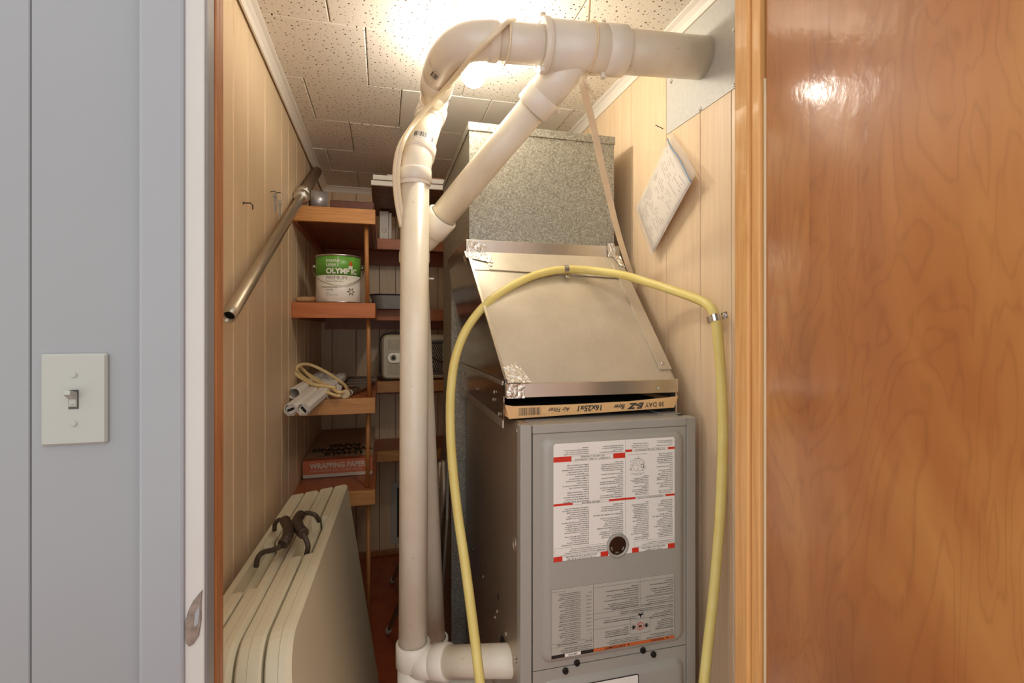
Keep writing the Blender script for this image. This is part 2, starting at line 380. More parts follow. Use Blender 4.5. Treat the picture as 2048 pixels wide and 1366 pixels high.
# front wall with the door opening, painted outside
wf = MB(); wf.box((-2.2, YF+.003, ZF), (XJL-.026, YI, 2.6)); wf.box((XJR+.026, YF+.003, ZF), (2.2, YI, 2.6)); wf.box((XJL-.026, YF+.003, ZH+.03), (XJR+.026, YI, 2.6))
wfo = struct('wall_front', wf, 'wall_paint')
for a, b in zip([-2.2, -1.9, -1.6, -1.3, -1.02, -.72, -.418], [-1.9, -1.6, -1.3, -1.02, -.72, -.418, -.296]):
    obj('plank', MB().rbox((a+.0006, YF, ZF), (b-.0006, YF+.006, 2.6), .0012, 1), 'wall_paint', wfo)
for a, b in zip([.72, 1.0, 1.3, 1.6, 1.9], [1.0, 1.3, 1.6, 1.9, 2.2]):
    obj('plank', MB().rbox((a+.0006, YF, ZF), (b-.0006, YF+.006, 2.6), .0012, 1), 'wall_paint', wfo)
# ceiling of staggered square tiles
ce = struct('ceiling', MB().box((XL, YI, ZC+.012), (XR, YB, ZC+.10)), 'tile_edge')
rows = [(.80, 1.11, -.048), (1.11, 1.45, -.140), (1.45, 1.79, -.048), (1.79, 2.13, -.258), (2.13, 2.47, -.132), (2.47, 2.79, -.257), (2.79, YB, -.137)]
for ri, (a, b, x0) in enumerate(rows):
    js = sorted([XL]+[x0+.322*k for k in range(-2, 5) if XL+.03 < x0+.322*k < XR-.03]+[XR])
    for x1, x2 in zip(js, js[1:]):
        smooth_t = (ri == 3 and x1 > .0 and x2 < .75) or (ri in (4, 5) and x1 > .15)
        dz = random.uniform(-.0012, .0012)
        obj('ceiling_tile', MB().rbox((x1+.001, a+.001, ZC+dz), (x2-.001, b-.001, ZC+.013), .003, 1), 'tile_plain' if smooth_t else 'tile', ce)
def cove(name, p0, p1, inn):
    p0, p1, inn = V(p0), V(p1), V(inn); mb = MB()
    prof = [(0, 0), (.030, 0), (.030, -.004), (.019, -.009), (.010, -.019), (.005, -.032), (0, -.032)]
    n = len(prof); vs = [p+inn*a+V((0, 0, b)) for p in (p0, p1) for a, b in prof]
    fs = [(k, (k+1) % n, n+(k+1) % n, n+k) for k in range(n)]+[tuple(range(n)), tuple(range(n, 2*n))]
    mb.add(vs, fs); struct(name, mb, 'cove')
cove('trim_1', (XL+.012, YI, ZC), (XL+.012, YB-.006, ZC), (1, 0, 0))
cove('trim_2', (XL+.006, YB-.006, ZC), (XR-.006, YB-.006, ZC), (0, -1, 0))
cove('trim_3', (XR-.006, YI, ZC), (XR-.006, YB-.006, ZC), (-1, 0, 0))
# door frame
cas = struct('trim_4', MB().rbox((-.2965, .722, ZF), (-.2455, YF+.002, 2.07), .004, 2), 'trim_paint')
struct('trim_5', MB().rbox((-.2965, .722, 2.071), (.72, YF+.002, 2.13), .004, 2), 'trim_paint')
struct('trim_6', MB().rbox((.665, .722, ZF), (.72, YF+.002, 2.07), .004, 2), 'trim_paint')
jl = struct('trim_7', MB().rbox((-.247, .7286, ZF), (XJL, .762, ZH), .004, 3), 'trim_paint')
obj('edge_bead', MB().rbox((-.2462, .7255, ZF), (XJL-.0015, .7288, ZH), .0014, 2), 'edge_paint', jl)
obj('stop_strip', MB().rbox((-.247, .7635, ZF), (XJL+.0015, .776, ZH), .0015, 1), 'jamb_red', jl)
obj('stop_strip', MB().rbox((-.247, .777, ZF), (XJL+.001, .797, ZH), .002, 1), 'jamb_red', jl)
jr = struct('trim_8', MB().rbox((XJR, .742, ZF), (XJR+.025, .762, ZH), .002, 2), 'jamb_wood')
obj('stop_strip', MB().rbox((XJR-.006, .763, ZF), (XJR+.025, .799, ZH), .003, 2), 'jamb_wood', jr)
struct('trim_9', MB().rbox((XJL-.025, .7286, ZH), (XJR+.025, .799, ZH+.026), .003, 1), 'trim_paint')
st = MB()
def fst(a, b, d): return V((-.2465+a, .7254-d, b))
jy = .7255
def jo(pts): return [(p.x+.2465, p.z) for p in (pY(u, v, jy) for u, v in pts)]
st.prism(jo([(379, 1292), (387, 1287), (398, 1271), (403, 1240), (403, 1205), (405, 1179), (387, 1201), (378, 1219), (371, 1242), (370, 1264), (373, 1286)]), fst, 0, .0016, .0004)
so = obj('strike_plate', st, 'brass'); tag(so, 'worn metal strike plate on the white door jamb below the switch', 'strike plate')
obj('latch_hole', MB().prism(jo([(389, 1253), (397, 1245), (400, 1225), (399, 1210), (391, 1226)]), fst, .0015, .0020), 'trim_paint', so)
# door slab, standing open towards the room
HX, HY, DA = .648, .738, math.radians(-99.5)
dd, dn = V((math.cos(DA), math.sin(DA), 0)), V((-math.sin(DA), math.cos(DA), 0))
def fd(a, b, d): return V((HX, HY, 0))+dd*a-dn*d+V((0, 0, b))     # a along the door, b height, d away from the closet face
if fd(0, 0, 1).x < HX: dn = -dn
door = struct('door_1', MB().box((0, 0, 0), (0, 0, 0)), 'door')
dm = MB(); dm.prism([(0.004, ZF+.012), (.84, ZF+.012), (.84, 2.0), (.004, 2.0)], fd, .035, 0.0, .001)
me = door.data; bpy.data.objects.remove(door)
door = struct('door_1', dm, 'door')
obj('edge_strip', MB().prism([(-.001, ZF+.012), (.0035, ZF+.012), (.0035, 1.70), (.001, 1.74), (-.001, 1.74)], fd, .035, -.0012), 'cream', door)
for z in (.2, 1.05, 1.8):
    hg = MB(); hg.cyl(fd(-.006, z-.045, .040), fd(-.006, z+.045, .040), .006, n=12); obj('hinge', hg, 'brass', door)

# ------------------------------------------------------------------ light bulb
bp = pf(947, 149, 1.425)
lamp = thing('ceiling_lamp', (bp.x, bp.y, ZC), 'bare lit light bulb in a ceiling socket behind the white pipe', 'lamp')
q = Matrix.Translation(bp)
obj('bulb', MB().lathe([(.0001, -.036), (.012, -.034), (.024, -.027), (.032, -.015), (.0345, -.002), (.032, .011), (.025, .024), (.018, .036), (.0145, .048), (.0135, .058)], q, 28, smooth='all'), 'bulb', lamp)
obj('socket', MB().lathe([(.02, .05), (.021, .066), (.03, .078), (.05, .086), (.055, ZC-bp.z-.001), (.0001, ZC-bp.z-.001)], q, 28), 'porcelain', lamp)

# ------------------------------------------------------------------ metal plate on right wall
PX = XR-.0065
plate = thing('wall_plate', (PX, 1.1, 1.862), 'galvanised sheet metal plate screwed to the right wall around the big white pipe', 'plate')
obj('sheet', MB().box((PX-.0015, .81, 1.862), (PX, 1.285, ZC-.034)), 'plate', plate)
for u, v in ((1468, 60), (1468, 171), (1401, 218), (1343, 163)):
    obj('screw', screw(pX(u, v, PX-.0016), (-1, 0, 0), .0045), 'steel', plate)

# ------------------------------------------------------------------ PVC vent pipe
R = .038
vp = thing('vent_pipe', (.08, 1.37, ZF), 'white plastic furnace vent pipe with fittings running from furnace to right wall', 'pipe')
W1, W0 = V((.795, 1.118, 1.995)), V((.222, 1.118, 1.957))
wd = (W0-W1).normalized()
def onw(u):                     # point of the horizontal run seen at column u
    best = min(((abs((lambda p: U0+F*(CY*p.x-SY*p.y)/(SY*p.x+CY*p.y))(W1+wd*s)-u), s) for s in [i*.002 for i in range(300)]))
    return W1+wd*best[1]
def part(nm, mb, mat='pvc', **k): return obj(nm, mb, mat, vp, **k)
RB = .0505
pa, pb, pc = onw(1075), onw(1210), onw(1246)
part('large_pipe', MB().cyl(pb, W1, RB, n=40))
part('wye', MB().cyl(onw(1082), onw(1240), RB+.006, n=40), 'fitting')
part('coupling', MB().ring(onw(1204), onw(1246), RB+.0075, 40), 'fitting')
part('coupling', MB().ring(onw(1080), onw(1094), RB+.010, 40), 'fitting')
part('coupling', MB().ring(onw(1010), onw(1082), R+.0055, 36), 'fitting')
part('pipe', MB().cyl(onw(985), onw(1085), R, n=36))
# lugs on the wye
for c, ang in ((onw(1083), 100), (onw(1083), 262), (onw(1206), 92), (onw(1206), 268)):
    a = math.radians(ang); o_ = V((0, math.cos(a), math.sin(a)))
    part('lug', MB().cyl(c+o_*(RB+.004), c+o_*(RB+.019), .0065, n=14), 'fitting')
# front run
FP = [pf(u, v, t) for u, v, t in ((878, 150, 1.31), (870, 190, 1.42), (864, 222, 1.47), (848, 268, 1.42), (834, 322, 1.36), (830, 356, 1.345))]
eb0 = onw(985); corner = V((FP[0].x, 1.118, 1.958))
q0, q2 = eb0, FP[0]
el = [q0*(1-t)**2*1+corner*2*t*(1-t)+q2*t*t for t in [i/14 for i in range(15)]]
part('elbow', MB().tube(el, R+.004, 36), 'fitting')
def along(a, b, s, e): return a+(b-a)*s, a+(b-a)*e
part('coupling', MB().ring(*along(el[-2], FP[1], .2, .75), R+.0065, 36), 'fitting')
part('coupling', MB().ring(onw(995), onw(972), R+.0055, 36), 'fitting')
part('pipe', MB().tube([el[-1], FP[1], FP[1]+(FP[2]-FP[1])*.6], R, 36))
bend1 = smooth_path([FP[1]+(FP[2]-FP[1])*.3, FP[2], FP[2]+(FP[3]-FP[2])*.55], 6)
part('offset_elbow', MB().tube(bend1, R+.003, 36), 'fitting')
part('coupling', MB().ring(*along(FP[2], FP[3], -.05, .33), R+.0065, 36), 'fitting')
part('pipe', MB().cyl(FP[2], FP[4], R, n=36))
bend2 = smooth_path([FP[3]+(FP[4]-FP[3])*.45, FP[4], FP[5], FP[5]-V((0, 0, .02))], 6)
part('offset_elbow', MB().tube(bend2, R+.003, 36), 'fitting')
part('coupling', MB().ring(*along(FP[3], FP[4], .50, .86), R+.0065, 36), 'fitting')
FT, FB = FP[5], pf(826, 1292, 1.345)
part('coupling', MB().ring(FT+V((0, 0, .022)), FT-V((0, 0, .012)), R+.0065, 36), 'fitting')
part('pipe', MB().cyl(FT, FB-V((0, 0, .02)), R, n=40))
# tee at the bottom and the branch into the furnace
part('coupling', MB().ring(FB+V((0, 0, .012)), FB-V((0, 0, .048)), R+.0075, 40), 'fitting')
BR1 = pX(1017, 1321, .301); BR0 = pf(866, 1340, 1.315); BC = V((FB.x, FB.y, BR0.z))
part('tee', MB().cyl(FB-V((0, 0, .03)), V((FB.x, FB.y, FB.z-.2)), R+.003, n=40).cyl(BC, BC+(BR1-BC)*.30, R+.002, n=36), 'fitting')
part('coupling', MB().ring(*along(BC, BR1, .25, .40), R+.0065, 36), 'fitting')
part('pipe', MB().cyl(BC+(BR1-BC)*.3, BR1+(BR1-BC).normalized()*.03, R, n=36))
part('pipe', MB().cyl(V((FB.x, FB.y, FB.z-.18)), V((FB.x, FB.y, ZF)), R, n=30))
# diagonal and rear run
DR, DL = V((.4627, 1.118, 1.972)), pf(866, 456, 1.45)
ddg = (DL-DR).normalized()
part('wye_branch', MB().cyl(DR+ddg*.0, DR+ddg*.175, R+.008, n=36), 'fitting')
part('coupling', MB().ring(DR+ddg*.130, DR+ddg*.178, R+.0095, 36), 'fitting')
part('pipe', MB().cyl(DR+ddg*.12, DL, R, n=36))
o_ = (V((0, -1, -.6))-ddg*V((0, -1, -.6)).dot(ddg)).normalized(); o2 = ddg.cross(o_)
part('lug', MB().cyl(DR+ddg*.14+o2*(-R-.006), DR+ddg*.14+o2*(-R-.022), .006, n=12), 'fitting')
RT, RBm = pf(829, 515, 1.475), pf(866, 1284, 1.50)
b3 = smooth_path([DL-ddg*.03, DL+ddg*.035, RT+V((0, 0, .03)), RT-V((0, 0, .03))], 7)
part('elbow', MB().tube(b3, R+.003, 36), 'fitting')
part('coupling', MB().ring(DL-ddg*.05, DL+ddg*.012, R+.008, 36), 'fitting')
part('coupling', MB().ring(RT+V((0, 0, .016)), RT-V((0, 0, .016)), R+.007, 36), 'fitting')
part('pipe', MB().cyl(RT, RBm-V((0, 0, .02)), R, n=40))
part('coupling', MB().ring(RBm+V((0, 0, .015)), RBm-V((0, 0, .045)), R+.0075, 36), 'fitting')
e4 = [RBm-V((0, 0, .03)), RBm-V((0, 0, .10)), RBm+V((.03, 0, -.15)), RBm+V((.10, 0, -.17)), V((.303, RBm.y, RBm.z-.17))]
part('elbow', MB().tube(smooth_path(e4, 6), R+.002, 30), 'fitting')
# barcode stickers on fittings
def sticker(c, ax, size, rr, bars=16):
    ax = V(ax).normalized(); c = V(c); toc = (O-c); toc = (toc-ax*toc.dot(ax)).normalized(); sd = ax.cross(toc)
    def fn(a, b, d):
        th = a/rr; return c+ax*b+(toc*math.cos(th)+sd*math.sin(th))*(rr+d)
    wd_, ht = size; base = MB(); n = 8
    for k in range(n): base.add([fn(-wd_/2+wd_*k/n, -ht/2, .0004), fn(-wd_/2+wd_*(k+1)/n, -ht/2, .0004), fn(-wd_/2+wd_*(k+1)/n, ht/2, .0004), fn(-wd_/2+wd_*k/n, ht/2, .0004)], [(0, 1, 2, 3)])
    so = part('barcode_sticker', base, 'label')
    bar = MB(); x = -wd_*.42
    while x < wd_*.42:
        bw_ = random.choice((.0010, .0016, .0026)); bar.add([fn(x, -ht*.12, .0008), fn(x+bw_, -ht*.12, .0008), fn(x+bw_, ht*.45, .0008), fn(x, ht*.45, .0008)], [(0, 1, 2, 3)]); x += bw_+random.choice((.0007, .0012, .0018))
    text(bar, '0 11651 04672 3', .0065, lambda a, b: fn(a-wd_*.38, b-ht*.38, .0008), res=1)
    obj('barcode', bar, 'black_p', so, kind='stuff')
    return so
sticker(*(lambda a, b: ((a+b)/2, b-a))(*along(FP[4], FP[3], .36, .54)), (.062, .034), R+.0068)
sticker(el[11], (el[11]-el[10]), (.020, .042), R+.0046)
sticker(FB-V((0, 0, .105)), (0, 0, 1), (.026, .06), R+.0035)
obj('glue_blob', MB().rbox(pf(858, 557, 1.44), pf(866, 562, 1.46)+V((.002, .004, .006)), .002, 1), 'fitting', vp)

# ------------------------------------------------------------------ tubing wound round the pipe and hanging strap
tb = thing('drain_tubing', pf(803, 440, 1.32), 'pair of thin cream plastic tubes taped along the front of the bent white pipe', 'tubing')
tp = [pf(*q) for q in ((806, 452, 1.33), (797, 405, 1.315), (793, 365, 1.30), (794, 325, 1.29), (803, 288, 1.29), (826, 250, 1.36), (866, 203, 1.35), (905, 160, 1.24), (945, 112, 1.13), (985, 73, 1.085), (1008, 50, 1.10), (1025, 44, 1.15))]
tp = smooth_path(tp, 8)
for k, offs in enumerate((-.0058, .0058)):
    ps = [p+ (V((CY, -SY, 0))*.75+V((0, 0, .6)))*offs for p in tp]
    obj('tube', MB().tube(ps, .0056, 8), 'tubing', tb)
c = onw(1012); obj('tie', MB().tube([c+V((0, math.cos(a), math.sin(a)))*(R+.0078) for a in [2*math.pi*i/28 for i in range(28)]], .0026, 6, closed=True), 'tubing', tb)
hs = thing('hanging_strap', pf(1164, 150, 1.13), 'beige flat strap tied round the wye and hanging down past the metal duct', 'strap')
c = onw(1176); obj('loop', MB().tube([c+V((.012*math.sin(a), math.cos(a), math.sin(a)))*(RB+.0085) for a in [2*math.pi*i/32 for i in range(32)]], .0028, 6, closed=True), 'strap', hs)
top_l = c+V((0, 0, RB+.008)); obj('ceiling_tie', MB().tube([top_l, V((c.x+.012, c.y+.01, ZC))], .003, 6), 'strap', hs)
sp = smooth_path([c-V((0, 0, RB+.006)), pf(1166, 165, 1.16), pf(1186, 250, 1.24), pf(1206, 340, 1.33), pf(1232, 450, 1.45), pf(1256, 530, 1.56), pf(1275, 585, 1.63)], 8)
sb = MB()
for i in range(len(sp)-1):
    r_ = V((CY, -SY, 0))*.0085; dpt = V((SY, CY, 0))*.002
    sb.add([sp[i]-r_, sp[i]+r_, sp[i]+r_+dpt, sp[i]-r_+dpt, sp[i+1]-r_, sp[i+1]+r_, sp[i+1]+r_+dpt, sp[i+1]-r_+dpt], [(0, 1, 5, 4), (1, 2, 6, 5), (2, 3, 7, 6), (3, 0, 4, 7)]+([(0, 3, 2, 1)] if i == 0 else []))
obj('long_end', sb, 'strap', hs)
obj('short_end', MB().tube(smooth_path([c-V((0, 0, RB+.006)), pf(1170, 160, 1.15), pf(1180, 180, 1.16), pf(1192, 197, 1.17)], 5), .003, 6), 'strap', hs)

# ------------------------------------------------------------------ sheet metal ductwork
dx0, dx1, py0, py1 = .25, .722, 1.48, 2.14
duct = thing('return_duct', (.49, 1.8, ZF), 'galvanised sheet metal duct with slanted front above the grey furnace', 'duct')
def dp(nm, mb, mat, **k): return obj(nm, mb, mat, duct, **k)
dp('plenum', MB().box((dx0, py0, 1.545), (dx1, py1, 1.918)), 'galv')
dp('top_flange', MB().rbox((dx0-.003, py0-.003, 1.896), (dx1+.003, py1, 1.921), .001, 1), 'galv')
dp('return_drop', MB().box((dx0, 1.885, ZF), (dx1, py1, 1.545)), 'galv')
bx0, bx1, by0, by1 = .285, .737, 1.15, 1.88
tz, bz = 1.53, 1.168
# transition: left side, front, right side
TFL, TFR, BFL, BFR = V((dx0-.008, py0-.012, tz)), V((dx1+.012, py0-.012, tz)), V((bx0, by0, bz)), V((bx1, by0, bz))
side = MB(); side.add([TFL, V((dx0-.008, by1, tz)), V((bx0, by1, bz)), BFL, TFL+V((.004, 0, 0)), V((dx0-.004, by1, tz)), V((bx0+.004, by1, bz)), BFL+V((.004, 0, 0))], [(0, 1, 2, 3), (4, 7, 6, 5), (0, 3, 7, 4), (3, 2, 6, 7), (1, 0, 4, 5), (2, 1, 5, 6)])
dp('left_side', side, 'mirror')
side = MB(); side.add([TFR, V((dx1+.012, by1, tz)), V((bx1, by1, bz)), BFR, TFR-V((.004, 0, 0)), V((dx1+.008, by1, tz)), V((bx1-.004, by1, bz)), BFR-V((.004, 0, 0))], [(0, 1, 2, 3), (4, 7, 6, 5), (0, 3, 7, 4), (3, 2, 6, 7), (1, 0, 4, 5), (2, 1, 5, 6)])
dp('right_side', side, 'sheet')
sn = (TFR-TFL).cross(BFL-TFL).normalized()
if sn.y > 0: sn = -sn
def sl(a, b, d=0.0):           # a across 0..1, b down 0..1, d off the surface
    return (TFL*(1-a)+TFR*a)*(1-b)+(BFL*(1-a)+BFR*a)*b+sn*d
def slab(nm, pts, d0, d1, mat, bev=0): return dp(nm, MB().prism(pts, sl, d0, d1, bev), mat)
slab('slant_panel', [(0, 0), (1, 0), (1, 1), (0, 1)], -.004, 0, 'sheet')
slab('upper_panel', [(.006, .0), (.994, .0), (.985, .165), (.012, .165)], 0, .0022, 'sheet')
slab('cleat', [(.10, .10), (.985, .145), (.985, .21), (.10, .163)], .002, .0045, 'sheet', .001)
slab('edge_cleat', [(.925, .06), (1.0, .06), (1.0, .93), (.925, .93)], .001, .0045, 'sheet', .001)
slab('edge_cleat', [(-.006, .05), (.010, .05), (.010, .97), (-.006, .97)], .0, .004, 'strip', .001)
for a, b in ((.115, .13), (.955, .89)): dp('screw', screw(sl(a, b, .0045), sn, .0045), 'steel')
dp('upper_strip', MB().rbox((dx0-.012, py0-.014, 1.527), (dx1+.014, py0-.001, 1.567), .0015, 1), 'strip')
dp('side_strip', MB().rbox((dx0-.012, py0-.012, 1.527), (dx0-.002, 1.90, 1.567), .0015, 1), 'strip')
dp('lower_strip', MB().rbox((bx0-.004, by0-.004, 1.137), (bx1+.004, by0+.010, 1.172), .0015, 1), 'strip')
dp('screw', screw(pY(1318, 777, by0-.0045), (0, -1, 0), .0045), 'steel')
dp('right_collar', MB().box((bx1-.002, by0, 1.06), (bx1+.002, by1, 1.172)), 'strip')
dp('back_sheet', MB().box((bx0, by1-.003, 1.0), (bx1, by1, tz)), 'galv')
# collar on the left: a dark sheet that laps over the furnace, rim and screws
col = MB(); X0 = bx0-.004
col.add([V((X0, by0+.02, 1.095)), V((X0, by0+.02, 1.172)), V((X0, by1, 1.172)), V((X0, by1, 1.072)), V((X0, by0+.03, 1.062)), V((X0+.002, by0+.02, 1.095)), V((X0+.002, by0+.02, 1.172)), V((X0+.002, by1, 1.172)), V((X0+.002, by1, 1.072)), V((X0+.002, by0+.03, 1.062))],
        [(0, 1, 2, 3, 4), (5, 9, 8, 7, 6), (0, 5, 6, 1), (1, 6, 7, 2), (2, 7, 8, 3), (3, 8, 9, 4), (4, 9, 5, 0)])
dp('left_collar', col, 'mirror')
dp('collar_rim', MB().rbox((X0-.004, by0+.02, 1.165), (X0+.002, by1, 1.176), .001, 1), 'strip')
dp('collar_rim', MB().rbox((X0-.003, by0+.02, 1.062), (X0+.001, by1, 1.082), .001, 1), 'strip')
for u, v in ((998, 828), (989, 784), (987, 799), (954, 778), (924, 776), (927, 748)): dp('screw', screw(pX(u, v, X0-.0015), (-1, 0, 0), .0045), 'steel')
# foil tape
def foil(pts3, nx=8, amp=.0025, grid=None):
    a, b, c_, d_ = [V(p) for p in pts3]; mb = MB(); nr = ((b-a).cross(d_-a)).normalized()
    if nr.y > 0: nr = -nr
    vs = []; n = nx
    for i in range(n+1):
        for j in range(n+1):
            s, t_ = i/n, j/n; p = (a*(1-s)+b*s)*(1-t_)+(d_*(1-s)+c_*s)*t_
            vs.append(p+nr*(.002+random.uniform(0, amp)))
    fs = [(i*(n+1)+j, (i+1)*(n+1)+j, (i+1)*(n+1)+j+1, i*(n+1)+j+1) for i in range(n) for j in range(n)]
    mb.add(vs, fs); return mb
yq = py0-.015
dp('foil_tape', foil([pY(938, 481, yq), pY(974, 491, yq), pY(969, 511, yq), pY(930, 506, yq)]), 'foil')
dp('foil_tape', foil([sl(-.02, .0, .001), sl(.13, .02, .003), sl(.135, .11, .003), sl(-.02, .06, .001)]), 'foil')
dp('foil_tape', foil([V((dx0-.013, py0-.012, 1.585)), V((dx0-.013, py0+.05, 1.575)), V((dx0-.013, py0+.05, 1.515)), V((dx0-.014, py0-.012, 1.49))]), 'foil')
dp('foil_tape', foil([pY(1214, 487, yq), pY(1228, 487, yq), pY(1231, 515, yq), pY(1215, 513, yq)], 6), 'foil')
dp('foil_tape', foil([sl(.955, .0, .005), sl(1.0, .0, .005), sl(1.0, .11, .005), sl(.965, .09, .005)], 6), 'foil')
dp('foil_tape', foil([sl(.0, .90, .004), sl(.085, .87, .004), sl(.13, 1.0, .006), sl(.0, 1.0, .006)]), 'foil')
dp('foil_tape', foil([V((bx0-.005, by0-.006, 1.172)), V((bx0+.042, by0-.006, 1.172)), V((bx0+.040, by0-.006, 1.137)), V((bx0-.002, by0-.006, 1.137))]), 'foil')

# ------------------------------------------------------------------ air filter
fl = thing('air_filter', (.51, 1.2, 1.088), 'tan cardboard framed air filter pushed into slot between duct and furnace top', 'filter')
fy = 1.145
fo = [(.288, 1.0885), (.728, 1.0985), (.739, 1.127), (.60, 1.119), (.45, 1.117), (.30, 1.118), (.279, 1.122)]
obj('frame', MB().prism(fo, lambda a, b, d: V((a, fy+d, b)), 0, .004), 'card', fl)
fr = MB(); fr.box((.285, fy+.004, 1.092), (.289, 1.80, 1.118)); fr.box((.726, fy+.004, 1.10), (.730, 1.80, 1.122)); fr.box((.285, 1.80, 1.092), (.73, 1.804, 1.12))
obj('frame_side', fr, 'card', fl)
obj('pad', MB().box((.29, fy+.0045, 1.094), (.725, 1.8, 1.112)), 'filter_pad', fl)
def ffn(x, y, d=.0006):        # filter face, print upside down
    px_ = .729-x; return V((px_, fy-d, 1.1145+(.729-px_-.02)*-.008-y))
ft = MB()
text(ft, '30 DAY', .0165, lambda a, b: ffn(a+.030, b-.0), res=2, sx=1.0, bold=.0002)
text(ft, 'E-Z', .0190, lambda a, b: ffn(a+.088, b-.0), sx=1.35, bold=.0012, shear=.35)
text(ft, 'flow', .0165, lambda a, b: ffn(a+.140, b+.001), sx=1.0, bold=.0004, shear=.3)
text(ft, '16x25x1', .0190, lambda a, b: ffn(a+.200, b+.0), sx=1.05, bold=.0006, shear=.15)
text(ft, 'Air Filter', .0150, lambda a, b: ffn(a+.288, b+.001), bold=.0002, shear=.15)
x = .362
while x < .418:
    b_ = random.choice((.0006, .001, .0016)); ft.add([ffn(x, -.002), ffn(x+b_, -.002), ffn(x+b_, .016), ffn(x, .016)], [(0, 1, 2, 3)]); x += b_+random.choice((.0008, .0013, .002))
obj('lettering', ft, 'ink', fl, kind='stuff')

# ------------------------------------------------------------------ furnace
fx0, fx1, fyf, fyb, ft_ = .301, .746, 1.083, 1.845, 1.084
fu = thing('furnace', (.5235, 1.46, ZF), 'grey gas furnace with upside down warning labels on its door', 'furnace')
def fp(nm, mb, mat, par=fu, **k): return obj(nm, mb, mat, par, **k)
fp('left_side', MB().box((fx0, fyf+.004, ZF+.04), (fx0+.002, fyb, ft_-.002)), 'fside')
fp('right_side', MB().box((fx1-.002, fyf+.004, ZF+.04), (fx1, fyb, ft_-.002)), 'fside')
fp('back_panel', MB().box((fx0, fyb-.002, ZF+.04), (fx1, fyb, ft_)), 'fside')
fp('base', MB().box((fx0-.01, fyf+.01, ZF), (fx1+.01, fyb, ZF+.04)), 'grey')
fp('corner_post', MB().rbox((fx0-.002, fyf-.001, ZF+.04), (fx0+.0245, fyf+.03, ft_), .002, 2), 'grey')
fp('corner_post', MB().rbox((fx1-.0235, fyf-.001, ZF+.04), (fx1+.002, fyf+.03, ft_), .002, 2), 'grey')
fp('top_plate', MB().rbox((fx0+.026, fyf-.004, 1.064), (fx1-.025, fyf+.13, ft_), .0015, 1), 'grey')
fp('top_flange', MB().box((fx0+.003, fyf+.02, ft_-.006), (fx0+.022, fyf+.10, ft_+.001)), 'fside')
fp('top_flange', MB().box((fx1-.06, fyf+.045, ft_+.0), (fx1-.01, fyf+.12, ft_+.0025)), 'grey')
fp('inner_shell', MB().box((fx0+.004, fyf+.012, ZF+.05), (fx1-.004, fyb-.01, 1.055)), 'black')
def ff(a, b, d): return V((a, fyf-d, b))
def door_panel(nm, x0, x1, z0, z1, ix0, ix1, iz0, iz1):
    m_ = MB(); m_.prism([(x0, z0), (x1, z0), (x1, z1), (x0, z1)], ff, -.012, .002, .0008)
    o0 = rrect(ix0, iz0, ix1, iz1, .026, 8)
    # embossed field: a quarter round flank
    lay = []; n = len(o0)
    cx, cz = (ix0+ix1)/2, (iz0+iz1)/2
    for ins, dep in ((0, .0018), (.002, .0040), (.005, .0075), (.009, .0105), (.014, .0128), (.018, .0135)):
        lay.append(([p for p in rrect(ix0+ins, iz0+ins, ix1-ins, iz1-ins, max(.026-ins*.7, .006), 8)], dep))
    vs = [ff(p[0], p[1], d) for o, d in lay for p in o]; fs = []; sm = []
    for i in range(len(lay)-1):
        for k in range(n): fs.append((i*n+k, i*n+(k+1) % n, (i+1)*n+(k+1) % n, (i+1)*n+k)); sm.append(True)
    fs.append(tuple((len(lay)-1)*n+k for k in range(n))); sm.append(True)
    m_.add(vs, fs, sm); return fp(nm, m_, 'grey')
ud = door_panel('upper_door', fx0+.027, fx1-.026, .5275, 1.0632, .345, .712, .541, 1.054)
ld = door_panel('lower_door', fx0+.027, fx1-.026, ZF+.05, .5255, .345, .712, ZF+.07, .500)
D0 = .0138
for u, v in ((1131, 1342), (1154, 1326), (1286, 1301), (1307, 1309)):
    p = pY(u, v, fyf-.004); mb = MB(); q = V((0, -1, 0)).to_track_quat('Z', 'Y').to_matrix().to_4x4(); q.translation = V((p.x, fyf-.002, p.z))
    mb.lathe([(.0072, 0), (.0072, .003), (.0060, .0055), (.0042, .0058), (.0038, .0045), (.0018, .0045), (.0015, .006), (.0001, .006)], q, 16)
    fp('door_screw', mb, 'blackgloss')
# sight glass
sg = pY(1235, 1091, fyf-D0); q = V((0, -1, 0)).to_track_quat('Z', 'Y').to_matrix().to_4x4(); q.translation = V((sg.x, fyf-D0, sg.z))
def lab(x, z):                 # label 1 page (0..1 from its own top left, which is the photo's bottom right) -> door face
    return V((.6805-x*.308, 0, .7745+z*.267))
SR = .0245
L1 = fp('instruction_label', MB(), 'label', label='white label with red headings, upside down')
# the label has a round notch under the sight glass: build it as an outline
def outline_with_notch():
    x0, x1, z0, z1 = .3725, .6805, .7745, 1.0415; o = []
    cx, cz = sg.x, sg.z; r = .0285
    a0 = math.asin(max(-1, min(1, (z0-cz)/r)))
    pts = [(x0+.004, z0), ]
    arc = [(cx+r*math.cos(a), cz+r*math.sin(a)) for a in [math.pi-a0+(a0-math.pi+a0)*k/20 if False else (math.pi-a0)-(math.pi-2*a0)*k/20 for k in range(21)]]
    pts += arc+[(x1-.004, z0), (x1, z0+.004), (x1, z1-.004), (x1-.004, z1), (x0+.004, z1), (x0, z1-.004), (x0, z0+.004)]
    return pts
bpy.data.objects.remove(L1)
def lf(a, b, d): return V((a, fyf-D0-d, b))
L1 = fp('instruction_label', MB().prism(outline_with_notch(), lf, 0, .0005), 'label', label='white label with red headings, upside down')
def page(x, y, k=.0010):      # own page: x right 0..308 mm, y down 0..267 mm
    return V((.6805-x*.001, fyf-D0-k, .7745+y*.001))
